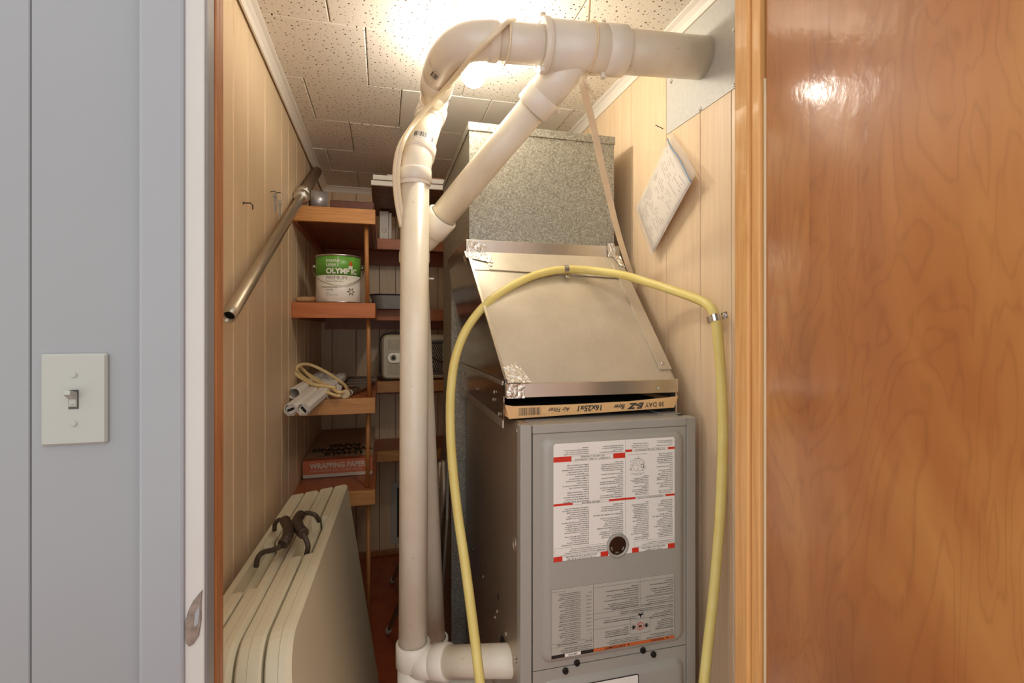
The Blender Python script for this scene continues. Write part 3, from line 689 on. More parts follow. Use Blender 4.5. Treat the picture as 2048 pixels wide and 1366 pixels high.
def rect(mb, x0, y0, x1, y1, k=.0008): mb.add([page(x0, y0, k), page(x1, y0, k), page(x1, y1, k), page(x0, y1, k)], [(0, 1, 2, 3)])
for r_ in ((0, 0, 18, 11.5), (96, 0, 113, 11.5), (174, 0, 193, 11.5), (287, 0, 308, 11.5), (0, 126, 25, 131), (104, 126, 172, 131), (262, 126, 308, 131), (0, 238, 18, 243.5), (113, 238, 130.5, 243.5), (131, 225, 161, 237), (265, 225, 308, 237)): rd = MB(); rect(rd, *r_); obj('red_heading_bar', rd, 'red', L1)
ln = MB()
def hline(y, x0, x1, t=.35): rect(ln, x0, y-t/2, x1, y+t/2)
def vline(x, y0, y1, t=.35): rect(ln, x-t/2, y0, x+t/2, y1)
vline(130.5, 30, 267-2)
for (x0, y0, x1, y1) in ((18, .3, 96, 11.3), (193, .3, 287, 11.3), (2, 13.5, 107, 26), (177, 13.5, 305, 30), (25, 126, 104, 131), (172, 126, 262, 131), (18, 238, 113, 243.5), (161, 225, 265, 237)):
    hline(y0, x0, x1); hline(y1, x0, x1); vline(x0, y0, y1); vline(x1, y0, y1)
obj('rule_line', ln, 'ink_soft', L1, kind='stuff')
def tx(mb, s, x, y, size, align='LEFT', res=1, sx=1.0, bold=0, line=1.0, shear=0):
    text(mb, s, size, lambda a, b: page(x+a, y-b), align, res, sx, 1.0, bold, line, shear)
hd = MB(); tx(hd, 'FOR YOUR SAFETY\nREAD BEFORE OPERATING', 57, 4.8, 5.4, 'CENTER', sx=.98); obj('heading', hd, 'ink', L1)
hd = MB(); tx(hd, 'POUR PLUS DE SECURITE LIRE\nAVANT DE METTRE EN MARCHE', 240, 4.8, 5.4, 'CENTER', sx=.98); obj('heading', hd, 'ink', L1)
hd = MB(); tx(hd, 'OPERATING INSTRUCTIONS', 64.5, 130.2, 5.6, 'CENTER', sx=.98); obj('heading', hd, 'ink', L1)
hd = MB(); tx(hd, 'MISE EN MARCHE', 217, 130.2, 5.8, 'CENTER'); obj('heading', hd, 'ink', L1)
hd = MB(); tx(hd, 'TO TURN OFF GAS APPLIANCE', 65.5, 242.6, 5.6, 'CENTER'); obj('heading', hd, 'ink', L1)
hd = MB(); tx(hd, "COMMENT COUPER L'ADMISSION\nDE GAZ DE L'APPAREIL", 213, 230.2, 5.8, 'CENTER'); obj('heading', hd, 'ink', L1)
bd = MB()
def wrap(s, cpl):
    line = ''; lines = []
    for w_ in s.split():
        if w_ == '/': lines.append(line); line = ''; continue
        if len(line)+len(w_)+1 > cpl: lines.append(line); line = w_
        else: line = (line+' '+w_).strip()
    return lines+[line]
def fit(s, wmm, h, big):
    z_ = big
    while z_ > 1.6:
        ls = wrap(s, int(wmm/(z_*.47)))
        if len(ls)*z_*1.06 <= h: break
        z_ -= .05
    return z_, ls
def para(x, y, wmm, h, s, big=4.6):
    z_, ls = fit(s, wmm, h, big)
    text(bd, '\n'.join(ls), z_, lambda a, b: page(x+a, y-b), 'LEFT', 1, .92, 1.0, .05, max(1.06, min(1.3, h/(len(ls)*z_))))
para(4, 17.5, 102, 9, 'WARNING: If you do not follow these instructions exactly, a fire or explosion may result causing property damage, personal injury or loss of life.')
para(180, 17.5, 122, 13, "AVERTISSEMENT: Quiconque ne respecte pas à la lettre les instructions dans la présente notice risque de déclencher un incendie ou une explosion entraînant des dommages, des blessures ou la mort.")
para(6, 32, 56, 90, 'A. This appliance does not have a pilot. It is equipped with an ignition device which automatically lights the burner. Do not try to light the burner by hand. / B. BEFORE OPERATING smell all around the appliance area for gas. Be sure to smell next to the floor because some gas is heavier than air and will settle on the floor. / WHAT TO DO IF YOU SMELL GAS / - Do not try to light any appliance. / - Do not touch any electric switch; do not use any phone in your building. / - Immediately call your gas supplier from a neighbor\'s phone. Follow the gas supplier\'s instructions.')
para(70, 32, 56, 90, "- If you cannot reach your gas supplier, call the fire department. / C. Use only your hand to push in or turn the gas control switch. Never use tools. If the switch will not turn by hand, don't try to repair it, call a qualified service technician. Force or attempted repair may result in a fire or explosion. / D. Do not use this appliance if any part has been under water. Immediately call a qualified service technician to inspect the appliance and to replace any part of the control system and any gas control which has been under water.")
para(136, 44, 76, 80, "A. Cet appareil ne comporte pas de veilleuse. Il est muni d'un dispositif d'allumage qui allume automatiquement le brûleur. Ne pas tenter d'allumer le brûleur manuellement. / B. AVANT DE LE FAIRE FONCTIONNER renifler tout autour de l'appareil pour déceler une odeur de gaz. Renifler près du plancher, car certains gaz sont plus lourds que l'air et peuvent s'accumuler au niveau du sol. / QUE FAIRE SI VOUS SENTEZ UNE ODEUR DE GAZ / - Ne pas tenter d'allumer d'appareils. / - Ne toucher à aucun interrupteur; / - Ne pas vous servir des téléphones dans le bâtiment.")
para(222, 36, 80, 87, "Appelez immédiatement votre fournisseur de gaz depuis un voisin. Suivez les instructions du fournisseur. / Si vous ne pouvez rejoindre le fournisseur de gaz, appelez le service des incendies. / C. Ne pousser ou tourner la manette d'admission de gaz qu'à la main; ne jamais employer d'outil à cet effet. Si la manette reste coincée, appeler un technicien qualifié; le fait de forcer la manette peut provoquer une explosion ou un incendie. / D. Ne pas se servir de cet appareil s'il a été plongé dans l'eau, même partiellement. Faire inspecter l'appareil par un technicien qualifié et remplacer toute partie du système de contrôle qui a été plongée dans l'eau.")
para(6, 137, 56, 97, "1. STOP! Read the safety information above on this label. / 2. Set the thermostat to lowest setting or OFF. / 3. Turn off all electric power to the appliance. / 4. This appliance is equipped with an ignition device which automatically lights the burner. Do not try to light the burner by hand. / 5. Remove control access panel. / 6. Turn gas control switch to OFF. / 7. Wait five (5) minutes to clear out any gas. If you then smell gas, STOP! Follow B in the safety information above on this label. If you don't smell gas, go to next step.")
para(70, 137, 56, 46, "8. Turn gas control switch counterclockwise to ON. / 9. Replace control access panel. / 10. Turn on all electric power to the appliance. / 11. Set thermostat to desired setting. / 12. If the appliance will not operate, follow the instructions To Turn Off Gas To Appliance and call your service technician or gas supplier.")
para(136, 137, 76, 85, "1. ARRÊTEZ! Lisez les instructions de sécurité sur la portion supérieure de cette étiquette. / 2. Régler le thermostat à la température la plus basse ou OFF. / 3. Couper l'alimentation électrique de l'appareil. / 4. Cet appareil est muni d'un allumage automatique. Ne tentez pas d'allumer manuellement. / 5. Enlever le panneau de la boîte de contrôle. / 6. Pousser la manette du contrôle à OFF. / 7. Attendre cinq (5) minutes pour laisser échapper tout le gaz. Reniflez tout autour de l'appareil, y compris près du plancher, pour déceler une odeur de gaz.")
para(222, 134, 80, 88, "sentez une odeur de gaz, ARRÊTEZ! Passez à l'étape B des instructions de sécurité sur la portion supérieure de cette étiquette. S'il n'y a pas d'odeur de gaz, passez à l'étape suivante. / 8. Pousser la manette à ON. / 9. Remettre le panneau de la boîte de contrôle en place. / 10. Mettre l'appareil sous tension. / 11. Régler le thermostat à la température désirée. / 12. Si l'appareil ne se met pas en marche, suivez les instructions intitulées Comment couper l'admission de gaz et appelez un technicien qualifié ou le fournisseur de gaz.")
para(6, 249, 56, 15, "1. Set the thermostat to lowest setting or OFF. / 2. Turn off all electric power to the appliance if service is to be performed.")
para(70, 248, 56, 14, "3. Remove control access panel. / 4. Turn gas control switch to OFF. / 5. Replace control access panel.")
para(136, 242, 76, 18, "1. Régler le thermostat à la température la plus basse ou OFF. / 2. Couper l'alimentation électrique de l'appareil s'il faut effectuer l'entretien.")
para(222, 242, 80, 18, "3. Enlever le panneau de la boîte de contrôle. / 4. Pousser la manette du contrôle à OFF. / 5. Remettre en place le panneau d'accès aux commandes.")
obj('small_print', bd, 'ink', L1, kind='stuff')
vd = MB()     # line drawing of the gas control
def circ(mb, x, y, r, t=.5, n=22, pg=None):
    pg = pg or page
    for k in range(n):
        a, b = 2*math.pi*k/n, 2*math.pi*(k+1)/n
        mb.add([pg(x+(r-t)*math.cos(a), y+(r-t)*math.sin(a)), pg(x+r*math.cos(a), y+r*math.sin(a)), pg(x+r*math.cos(b), y+r*math.sin(b)), pg(x+(r-t)*math.cos(b), y+(r-t)*math.sin(b))], [(0, 1, 2, 3)])
def seg(mb, x0, y0, x1, y1, t=.5, pg=None):
    pg = pg or page; d = math.hypot(x1-x0, y1-y0); nx, ny = -(y1-y0)/d*t/2, (x1-x0)/d*t/2
    mb.add([pg(x0+nx, y0+ny), pg(x1+nx, y1+ny), pg(x1-nx, y1-ny), pg(x0-nx, y0-ny)], [(0, 1, 2, 3)])
gx, gy = 95, 206
P_ = [(84, 196), (90, 192), (104, 192), (110, 198), (111, 214), (106, 221), (92, 222), (83, 215)]
for i in range(8): seg(vd, *P_[i-1], *P_[i], .6)
circ(vd, 98, 212, 9, .5); circ(vd, 98, 212, 5, .4); circ(vd, 86, 203, 4.5, 1.2); circ(vd, 98, 197, 2.2, .5); circ(vd, 80, 199, 3, .5); circ(vd, 114, 205, 3.4, .5); circ(vd, 116, 197, 2.4, .5)
for a in ((78, 212, 84, 206), (112, 192, 119, 200), (80, 190, 88, 194), (112, 218, 119, 214), (96, 222, 97, 227)): seg(vd, *a, .6)
tx(vd, 'GAS CONTROL\nSHOWN IN ON POSITION', 98, 184, 3, 'CENTER'); tx(vd, 'COMMANDE DE GAZ EN POSITION ON', 98, 232, 2.8, 'CENTER')
obj('drawing', vd, 'ink_soft', L1, kind='stuff')
fp('sight_glass', MB().lathe([(SR-.001, .0002), (SR-.001, .0007), (.0001, .0007)], q, 30), 'glass_dark')
fp('sight_ring', MB().lathe([(SR+.0035, 0), (SR+.003, .003), (SR, .004), (SR-.003, .0025), (SR-.003, .0)], q, 36, smooth='all'), 'grey')
sr2 = MB()
for a in (200, 265, 330): sr2.tube([sg+V((math.cos(math.radians(a+k*8))*.016, -.0010-(sg.y-fyf+D0), math.sin(math.radians(a+k*8))*.016)) for k in range(-2, 3)], .0025, 6)
fp('burner_edge', sr2, 'brass')
# second label
l2x0, l2x1, l2z0, l2z1 = .3665, .6805, .556, .7148
L2 = fp('warning_label', MB().prism(rrect(l2x0, l2z0, l2x1, l2z1, .004, 3), lf, 0, .0005), 'label_grey', label='silver grey label with orange warning bars, upside down')
def page2(x, y, k=.0010): return V((l2x1-x*.001, fyf-D0-k, l2z0+y*.001))
def rect2(mb, x0, y0, x1, y1, k=.0008): mb.add([page2(x0, y0, k), page2(x1, y0, k), page2(x1, y1, k), page2(x0, y1, k)], [(0, 1, 2, 3)])
ob = MB(); rect2(ob, 1, .8, 211, 8); obj('orange_bar', ob, 'orange_p', L2)
for a_, b_ in ((211.5, 242), (281, 313)): bb = MB(); rect2(bb, a_, .8, b_, 8); obj('black_bar', bb, 'black_p', L2)
wb_ = MB(); rect2(wb_, 242, .8, 281, 8); obj('white_bar', wb_, 'label', L2)
k2 = MB()
for x0, y0, x1, y1 in ((1, .5, 313, .9), (1, 157, 313, 157.5), (1, 1, 1.5, 157), (312.5, 1, 313, 157), (211, 1, 211.6, 157), (1, 8, 313, 8.4), (211, 33, 313, 33.4), (211, 25, 313, 25.4), (92, 8, 92.4, 26), (92, 92, 92.4, 157), (1, 56, 66, 56.4), (1, 75, 75, 75.4), (117, 52, 211, 52.4), (82, 75, 211, 75.4), (1, 88, 211, 88.4), (1, 108, 92, 108.4), (92, 148, 211, 148.4), (1, 148, 92, 148.4),
                       (66, 26, 66.5, 60), (117, 26, 117.5, 60), (66, 26, 117, 26.5), (66, 60, 117, 60.5), (82, 60, 82.5, 80), (100, 60, 100.5, 80), (82, 80, 100, 80.5), (279, 150, 279.4, 157), (279, 150, 313, 150.4)): rect2(k2, x0, y0, x1, y1)
obj('rule_line', k2, 'ink', L2, kind='stuff')
def tx2(mb, s, x, y, size, align='LEFT', sx=1.0, line=1.0, bold=0, shear=0): text(mb, s, size, lambda a, b: page2(x+a, y-b), align, 1, sx, 1.0, bold, line, shear)
def warn(mb, x, y, s):
    mb.add([page2(x, y), page2(x+s, y), page2(x+s/2, y-s*.9)], [(0, 1, 2)])
for x_ in (17, 119): h2 = MB(); warn(h2, x_, 6.6, 5.5); obj('warning_triangle', h2, 'black_p', L2)
h2 = MB(); tx2(h2, 'WARNING', 28, 6.7, 7, sx=1.05, bold=.12); obj('heading', h2, 'black_p', L2); h2 = MB(); tx2(h2, 'AVERTISSEMENT', 130, 6.7, 7, sx=1.05, bold=.12); obj('heading', h2, 'black_p', L2); h2 = MB(); tx2(h2, 'SERVICE', 261.5, 6.5, 6, 'CENTER', bold=.1); obj('heading', h2, 'black_p', L2)
h2 = MB(); tx2(h2, 'FIRE, EXPLOSION AND ASPHYXIATION HAZARD', 4, 13, 3.3, bold=.06); obj('heading', h2, 'black_p', L2); h2 = MB(); tx2(h2, "RISQUE D'INCENDIE, D'EXPLOSION ET D'ASPHYXIE", 95, 13.5, 3.3, bold=.06); obj('heading', h2, 'black_p', L2)
h2 = MB(); tx2(h2, 'FIRE AND EXPLOSION HAZARD', 4, 31, 3.4, bold=.08); obj('heading', h2, 'black_p', L2); h2 = MB(); tx2(h2, "DANGER D'INCENDIE ET D'EXPLOSION", 122, 31, 3.4, bold=.08); obj('heading', h2, 'black_p', L2)
h2 = MB(); tx2(h2, 'CARBON MONOXIDE POISONING HAZARD', 4, 61, 3.2, bold=.08); obj('heading', h2, 'black_p', L2); h2 = MB(); tx2(h2, "RISQUE D'EMPOISONNEMENT AU MONOXYDE DE CARBONE", 102.5, 65, 3.0, bold=.08); obj('heading', h2, 'black_p', L2)
h2 = MB(); tx2(h2, 'FOR INDOOR INSTALLATION ONLY. FOR RESIDENTIAL USE.', 4, 93, 3.2, bold=.08); obj('heading', h2, 'black_p', L2); h2 = MB(); tx2(h2, 'POUR INSTALLATION INTERIEURE SEULEMENT', 96, 93.5, 3.3, bold=.08); obj('heading', h2, 'black_p', L2)
h2 = MB(); tx2(h2, 'DIAGNOSTIC FLASH CODES', 250, 31, 3.9, bold=.08); obj('heading', h2, 'black_p', L2); h2 = MB(); tx2(h2, 'LED CODE', 214, 30.5, 3.6, bold=.08); obj('heading', h2, 'black_p', L2)
b2 = MB(); bd_keep = bd
def para2(x, y, wmm, h, s, big=4.2):
    z_, ls = fit(s, wmm, h, big)
    text(b2, '\n'.join(ls), z_, lambda a, b: page2(x+a, y-b), 'LEFT', 1, .92, 1.0, .05, max(1.06, min(1.25, h/(len(ls)*z_))))
para2(4, 17, 84, 9, 'Failure to follow the installation, operating and service instructions could result in serious injury, death or property damage.')
para2(95, 17, 112, 8, "Le non-respect des instructions d'installation, d'utilisation et d'entretien peut causer des blessures graves, la mort ou des dégâts matériels.")
para2(4, 35, 58, 21, 'Do not store or use gasoline or other flammable vapors and liquids near this or any other appliance. Keep area clear of combustible materials.')
para2(122, 35, 86, 16, "Ne pas entreposer ni utiliser d'essence ou autres vapeurs et liquides inflammables à proximité de cet appareil ou de tout autre appareil.")
para2(4, 65, 70, 10, 'This furnace must be vented in accordance with the installation instructions and local codes. Inspect the vent yearly.')
para2(102.5, 69, 106, 6, "Cet appareil doit être évacué selon les instructions et les codes locaux.")
para2(4, 80, 204, 8, "Installation and service must be performed by a qualified installer, service agency or the gas supplier. / L'installation et l'entretien doivent être effectués par un installateur qualifié ou le fournisseur de gaz.")
para2(4, 97, 86, 11, 'For installation in heated and unheated spaces. Refer to rating plate for clearances. / Combustion air must be supplied from outdoors or from within the heated space.')
para2(96, 97, 112, 22, "Pour installation dans un espace chauffé ou non. Consulter la plaque signalétique pour les dégagements minimaux. / L'air de combustion doit provenir de l'extérieur ou de l'espace chauffé. / Les filtres doivent être nettoyés ou remplacés régulièrement.")
para2(4, 112, 86, 42, 'Keep the blower and control access doors in place except for inspection and maintenance. Replace filter regularly. Never operate the furnace with doors removed. / Check venting for blockage before each heating season.')
para2(96, 121, 112, 26, "Garder les portes d'accès en place sauf pour l'inspection et l'entretien. Ne jamais faire fonctionner l'appareil sans les portes. / Vérifier les conduits d'évacuation avant chaque saison de chauffage.")
para2(214, 12, 96, 13, 'Turn off power before servicing. Label all wires prior to disconnection when servicing controls. Verify proper operation after servicing. Refer to wiring diagram.')
for i, (a, b) in enumerate((('ON', 'Normal operation'), ('OFF', 'No power, check fuse or breaker'), ('1 FLASH', 'Call for heat, normal'), ('2 FLASHES', 'Pressure switch stuck closed'), ('3 FLASHES', 'Pressure switch open, check vent, inducer and drain'), ('4 FLASHES', 'Open high temperature limit, check filter and airflow'), ('5 FLASHES', 'Flame sensed with no call for heat'), ('6 FLASHES', 'Line polarity reversed'), ('7 FLASHES', 'Gas valve circuit error'), ('8 FLASHES', 'Low flame sense signal, clean sensor'), ('9 FLASHES', 'Ignitor circuit failure'), ('10 FLASHES', 'Lockout, too many recycles or retries'), ('RAPID', 'Twinned timer fault or internal control fault'))):
    tx2(b2, a, 214, 38+i*8.6, 3.1); para2(243, 38+i*8.6, 66, 8, b+'. Check wiring and connections, then reset control.', 3.2)
obj('small_print', b2, 'ink', L2, kind='stuff')
pg2 = lambda x, y: page2(x, y, .0012)
rc = MB(); circ(rc, 92, 43, 9, 1.3, pg=pg2); seg(rc, 86, 37, 98, 49, 1.3, pg=pg2); obj('prohibition_ring', rc, 'red', L2)
pi = MB()
for dx_, flip in ((76, 1), (109, -1)):     # burst and flame pictograms
    for a in range(0, 360, 45): seg(pi, dx_, 43, dx_+6*math.cos(math.radians(a)), 43+6*math.sin(math.radians(a)), 1.6, pg=pg2)
circ(pi, 91, 69, 2.4, 2.3, pg=pg2)
for a in (-40, -140, 0, 180, 90): seg(pi, 91, 70, 91+7*math.cos(math.radians(a)), 70-7*math.sin(math.radians(a)), 2.2, pg=pg2)
rect2(pi, 88, 40, 96, 46, .0011); obj('pictogram', pi, 'black_p', L2)
# lower door label
L3 = fp('rating_label', MB().prism(rrect(.45, .36, .585, .487, .004, 3), lf, 0, .0005), 'black_p', label='white rating label with black border')
obj('label_face', MB().prism(rrect(.452, .362, .583, .485, .003, 3), lf, .0005, .0008), 'label', L3)
r3 = MB(); text(r3, 'FORCED AIR FURNACE\nCATEGORY IV', .010, lambda a, b: V((.52-a, fyf-D0-.0011, .40-b)), 'CENTER', 1); obj('lettering', r3, 'ink', L3, kind='stuff')
# screws and holes on the left side
for u, v in ((966, 1153), (994, 1223), (990, 1235), (1012, 1267), (1033, 1321), (926, 1290), (988, 1362), (945, 1098), (1035, 862)):
    fp('side_screw', screw(pX(u, v, fx0-.0002), (-1, 0, 0), .0052, .004), 'steel')
def oval(u, v, ry, rz, mat, nm):
    p = pX(u, v, fx0); mb = MB(); mb.add([V((fx0-.0006, p.y+ry*math.cos(2*math.pi*k/20), p.z+rz*math.sin(2*math.pi*k/20))) for k in range(20)], [tuple(range(20))]); fp(nm, mb, mat)
oval(997, 1193, .007, .011, 'black', 'knockout_hole'); oval(1008, 1313, .045, .048, 'black', 'pipe_hole'); oval(972, 1131, .006, .006, 'strip', 'plug')
p = pX(1029, 1088, fx0-.001); fp('knockout_ring', MB().tube([p+V((0, .012*math.cos(2*math.pi*k/24), .016*math.sin(2*math.pi*k/24))) for k in range(24)], .0008, 5, closed=True), 'strip')

# ------------------------------------------------------------------ yellow drain hose with clamps
hp = [pf(*q) for q in ((966, 1420, 1.11), (960, 1366, 1.12), (951, 1290, 1.14), (941, 1210, 1.155), (929, 1120, 1.18), (916, 1030, 1.21), (906, 940, 1.23), (901, 860, 1.25), (902, 780, 1.27), (912, 712, 1.29), (936, 654, 1.32), (975, 606, 1.36), (1022, 573, 1.41), (1075, 549, 1.455), (1130, 539, 1.485), (1185, 541, 1.49), (1245, 550, 1.44), (1300, 566, 1.38), (1352, 583, 1.31), (1394, 598, 1.235), (1420, 614, 1.19), (1431, 640, 1.178), (1437, 690, 1.175), (1442, 760, 1.175), (1445, 850, 1.17), (1444, 940, 1.165), (1440, 1030, 1.16), (1434, 1110, 1.155), (1426, 1200, 1.15), (1416, 1290, 1.14), (1408, 1366, 1.13), (1403, 1420, 1.12))]
hp = [V((hp[0].x+.05, hp[0].y-.01, ZF+.013)), V((hp[0].x+.012, hp[0].y-.012, ZF+.10)), hp[0]-V((0, .006, .20))]+hp+[hp[-1]+V((-.012, -.005, -.20)), V((hp[-1].x-.03, hp[-1].y-.01, ZF+.10)), V((hp[-1].x-.07, hp[-1].y-.015, ZF+.013))]
hpath = resample(smooth_path(hp, 14), .0028)
hose = thing('drain_hose', hpath[0], 'yellow ribbed drain hose arching over the front of the grey furnace', 'hose')
obj('tube', MB().tube(hpath, [.0112+(.0008 if i % 2 else 0) for i in range(len(hpath))], 12), 'hose', hose)
def band(c, d, r, wdt, nrm, ear):
    mb = MB(); d = V(d).normalized(); nrm = V(nrm); nrm = (nrm-d*nrm.dot(d)).normalized(); sd = d.cross(nrm); n = 14
    vs = []
    for k in range(n+1):
        a = -math.pi*.5+math.pi*k/n
        for rr in (r, r+.0012):
            for s in (-wdt/2, wdt/2): vs.append(V(c)+d*s+(nrm*math.cos(a)+sd*math.sin(a))*rr)
    fs = []
    for k in range(n):
        o = k*4; fs += [(o, o+1, o+5, o+4), (o+2, o+6, o+7, o+3), (o, o+4, o+6, o+2), (o+1, o+3, o+7, o+5)]
    mb.add(vs, fs)
    for sg_ in ear:
        c0 = V(c)-nrm*(r-.002)+sd*sg_*r
        vs = [c0+d*a*wdt/2+sd*sg_*b+nrm*e for a in (-1, 1) for b in (0, .016) for e in (0, .0012)]
        mb.add(vs, [(0, 1, 3, 2), (4, 6, 7, 5), (0, 4, 5, 1), (2, 3, 7, 6), (0, 2, 6, 4), (1, 5, 7, 3)])
    return mb
i1 = min(range(len(hpath)), key=lambda i: (hpath[i]-pf(1131, 539, 1.485)).length); i2 = min(range(len(hpath)), key=lambda i: (hpath[i]-pf(1431, 636, 1.178)).length)
cl = obj('clamp', band(hpath[i1], hpath[i1+2]-hpath[i1-2], .0118, .014, sn, (1, -1)), 'steel', hose)
d_ = (hpath[i1+2]-hpath[i1-2]).normalized(); sd_ = d_.cross((sn-d_*sn.dot(d_)).normalized())
for s_ in (1, -1): obj('screw', screw(hpath[i1]-sn*.0085+sd_*s_*.020, sn, .004), 'steel', cl)
cl = obj('clamp', band(hpath[i2], hpath[i2+2]-hpath[i2-2], .0118, .016, (-1, -.35, 0), (1, -1)), 'steel', hose)
d_ = (hpath[i2+2]-hpath[i2-2]).normalized(); nr_ = V((-1, -.35, 0)); nr_ = (nr_-d_*nr_.dot(d_)).normalized(); sd_ = d_.cross(nr_)
s_ = 1 if sd_.y < 0 else -1
obj('screw', screw(hpath[i2]-nr_*.0085+sd_*s_*.020, nr_, .0045), 'steel', cl)

# ------------------------------------------------------------------ document bag on right wall
bx = .779
cT, cR, cB, cL = [V((bx+dx_, p.y, p.z)) for p, dx_ in ((pX(1338, 262, bx), .012), (pX(1409, 347, bx), -.018), (pX(1308, 515, bx), -.006), (pX(1266, 418, bx), .010))]
bag = thing('document_bag', cB, 'clear plastic zip bag of white papers hung by one corner on right wall', 'bag')
bnr = (cR-cT).cross(cL-cT).normalized()
if bnr.x > 0: bnr = -bnr
def bg(a, b, d=0.0): # a from T to R, b from T to L
    return cT+(cR-cT)*a+(cL-cT)*b+((cB-cR)-(cL-cT))*a*b+bnr*(d+.010*math.sin(math.pi*min(1, max(0, a)))*math.sin(math.pi*min(1, max(0, b))))
def sheet(a0, b0, a1, b1, d, th, n=8):
    mb = MB(); vs = []; 
    for dd_ in (d, d+th):
        for i in range(n+1):
            for j in range(n+1): vs.append(bg(a0+(a1-a0)*i/n, b0+(b1-b0)*j/n, dd_))
    N = (n+1)**2; fs = []
    for i in range(n):
        for j in range(n):
            q_ = (i*(n+1)+j, (i+1)*(n+1)+j, (i+1)*(n+1)+j+1, i*(n+1)+j+1); fs += [q_, tuple(N+k for k in q_)]
    for i in range(n):
        for e in ((i*(n+1), (i+1)*(n+1)), (i*(n+1)+n, (i+1)*(n+1)+n), (i, i+1), (n*(n+1)+i, n*(n+1)+i+1)): fs.append((e[0], e[1], N+e[1], N+e[0]))
    return mb.add(vs, fs, [True]*len(fs))
obj('paper', sheet(.03, .13, .93, .97, -.003, .0006), 'paper', bag); obj('paper', sheet(.06, .11, .97, .96, -.001, .0006), 'paper', bag)
pp = obj('paper', sheet(.05, .12, .95, .95, .001, .001), 'paper', bag)
pt = MB()
for r_ in range(26):
    y_ = .17+r_*.029; x_ = .10
    if r_ in (6, 13, 14): continue
    while x_ < .86:
        l_ = random.uniform(.03, .10)
        if random.random() < .5: pt.add([bg(x_, y_, .0027), bg(min(x_+l_, .88), y_, .0027), bg(min(x_+l_, .88), y_+.009, .0027), bg(x_, y_+.009, .0027)], [(0, 1, 2, 3)])
        x_ += l_+.014
obj('print', pt, plain('faint_print', (168, 158, 148), .6), pp, kind='stuff')
obj('sleeve', sheet(0, 0, 1, 1, .004, .0008, 14), 'bag', bag)
obj('zip', MB().tube([bg(k/14, .085+.01*math.sin(k*.6), .0055) for k in range(15)], .0018, 6), 'blue', bag)
obj('nail', MB().cyl(pX(1327, 258, XR-.004), pX(1327, 258, XR-.004)+V((-.03, -.006, .006)), .0012, n=8), 'ink', bag)

# ------------------------------------------------------------------ things on the left wall
XW = XL+.006
g0, g1 = pX(457, 634, XW+.040), pX(634, 324, XW+.028); g1.z = min(g1.z, ZC-.045)
pole = thing('telescopic_pole', g0, 'long galvanised metal pole leaning up the left wall into ceiling corner', 'pole')
gd = (g1-g0); gl = gd.length; gd.normalize(); gm = g0+gd*(gl*.69)
q = gd.to_track_quat('Z', 'Y').to_matrix().to_4x4(); q.translation = g0
obj('lower_tube', MB().lathe([(.0115, .02), (.0115, 0), (.0135, 0), (.0138, .03), (.0145, .031), (.0160, gl*.70), (.0001, gl*.70)], q, 24, smooth='all'), 'pole', pole)
obj('bore', MB().lathe([(.0116, .015), (.0001, .015)], q, 20), 'black', pole)
obj('upper_tube', MB().lathe([(.0001, gl*.69), (.023, gl*.69), (.023, gl), (.0001, gl)], q, 24), 'pole_dark', pole)
obj('clamp_collar', MB().lathe([(.014, gl*.645), (.026, gl*.647), (.031, gl*.655), (.031, gl*.663), (.024, gl*.668), (.021, gl*.675), (.021, gl*.685), (.0001, gl*.685)], q, 24), 'strip', pole)
obj('clamp_collar', MB().lathe([(.020, gl*.683), (.028, gl*.685), (.031, gl*.692), (.031, gl*.70), (.026, gl*.708), (.0001, gl*.71)], q, 24), 'strip', pole)
for a in range(0, 360, 60):
    for z_ in (.655, .693):
        c_ = q @ V((.028*math.cos(math.radians(a)), .028*math.sin(math.radians(a)), gl*z_)); obj('bolt', MB().cyl(c_-gd*.008, c_+gd*.008, .0042, n=8), 'steel', pole)
def nail(u, v, lab_, bent=True):
    p = pX(u, v, XW); mb = MB(); mb.tube([p+V((-.003, 0, 0)), p+V((.018, 0, .001)), p+V((.024, -.004, -.006 if bent else 0)), p+V((.024, -.006, -.016 if bent else 0))], .0016, 8); mb.cyl(p+V((.0, 0, 0)), p+V((.002, 0, 0)), .0035, n=8)
    tag(obj('nail', mb, 'ink'), lab_, 'nail')
nail(486, 406, 'small bent dark nail hook in the left wall panelling near the doorway')
def keyset(u, v, lab_, ringed):
    p = pX(u, v, XW); t_ = thing('key', p, lab_, 'key', )
    obj('nail', MB().cyl(p-V((.002, 0, 0)), p+V((.016, 0, .004)), .0013, n=8), 'ink', t_)
    h = p+V((.010, 0, 0)); kb = MB()
    if ringed: obj('ring', MB().tube([h+V((.003+.013*math.sin(a), 0, -.012+.013*math.cos(a))) for a in [2*math.pi*i/20 for i in range(20)]], .0009, 6, closed=True), 'steel', t_)
    b0 = h+V((.003, 0, -.024 if ringed else -.002))
    kb.prism([(0.007*math.cos(a), -.011+.010*math.sin(a)) for a in [2*math.pi*i/14 for i in range(14)]], lambda a, b, d: b0+V((a*.9, a*.3+d, b)), 0, .002)
    kb.prism([(-.003, -.02), (.003, -.02), (.003, -.042), (.0045, -.044), (.003, -.047), (.0045, -.050), (0, -.062), (-.003, -.058)], lambda a, b, d: b0+V((a*.9, a*.3+d, b)), 0, .002)
    obj('blade', kb, 'brass', t_)
keyset(541, 384, 'thin dark key hanging straight from its nail on left wall', False)
keyset(551, 386, 'small key on a round wire ring on the left wall', True)

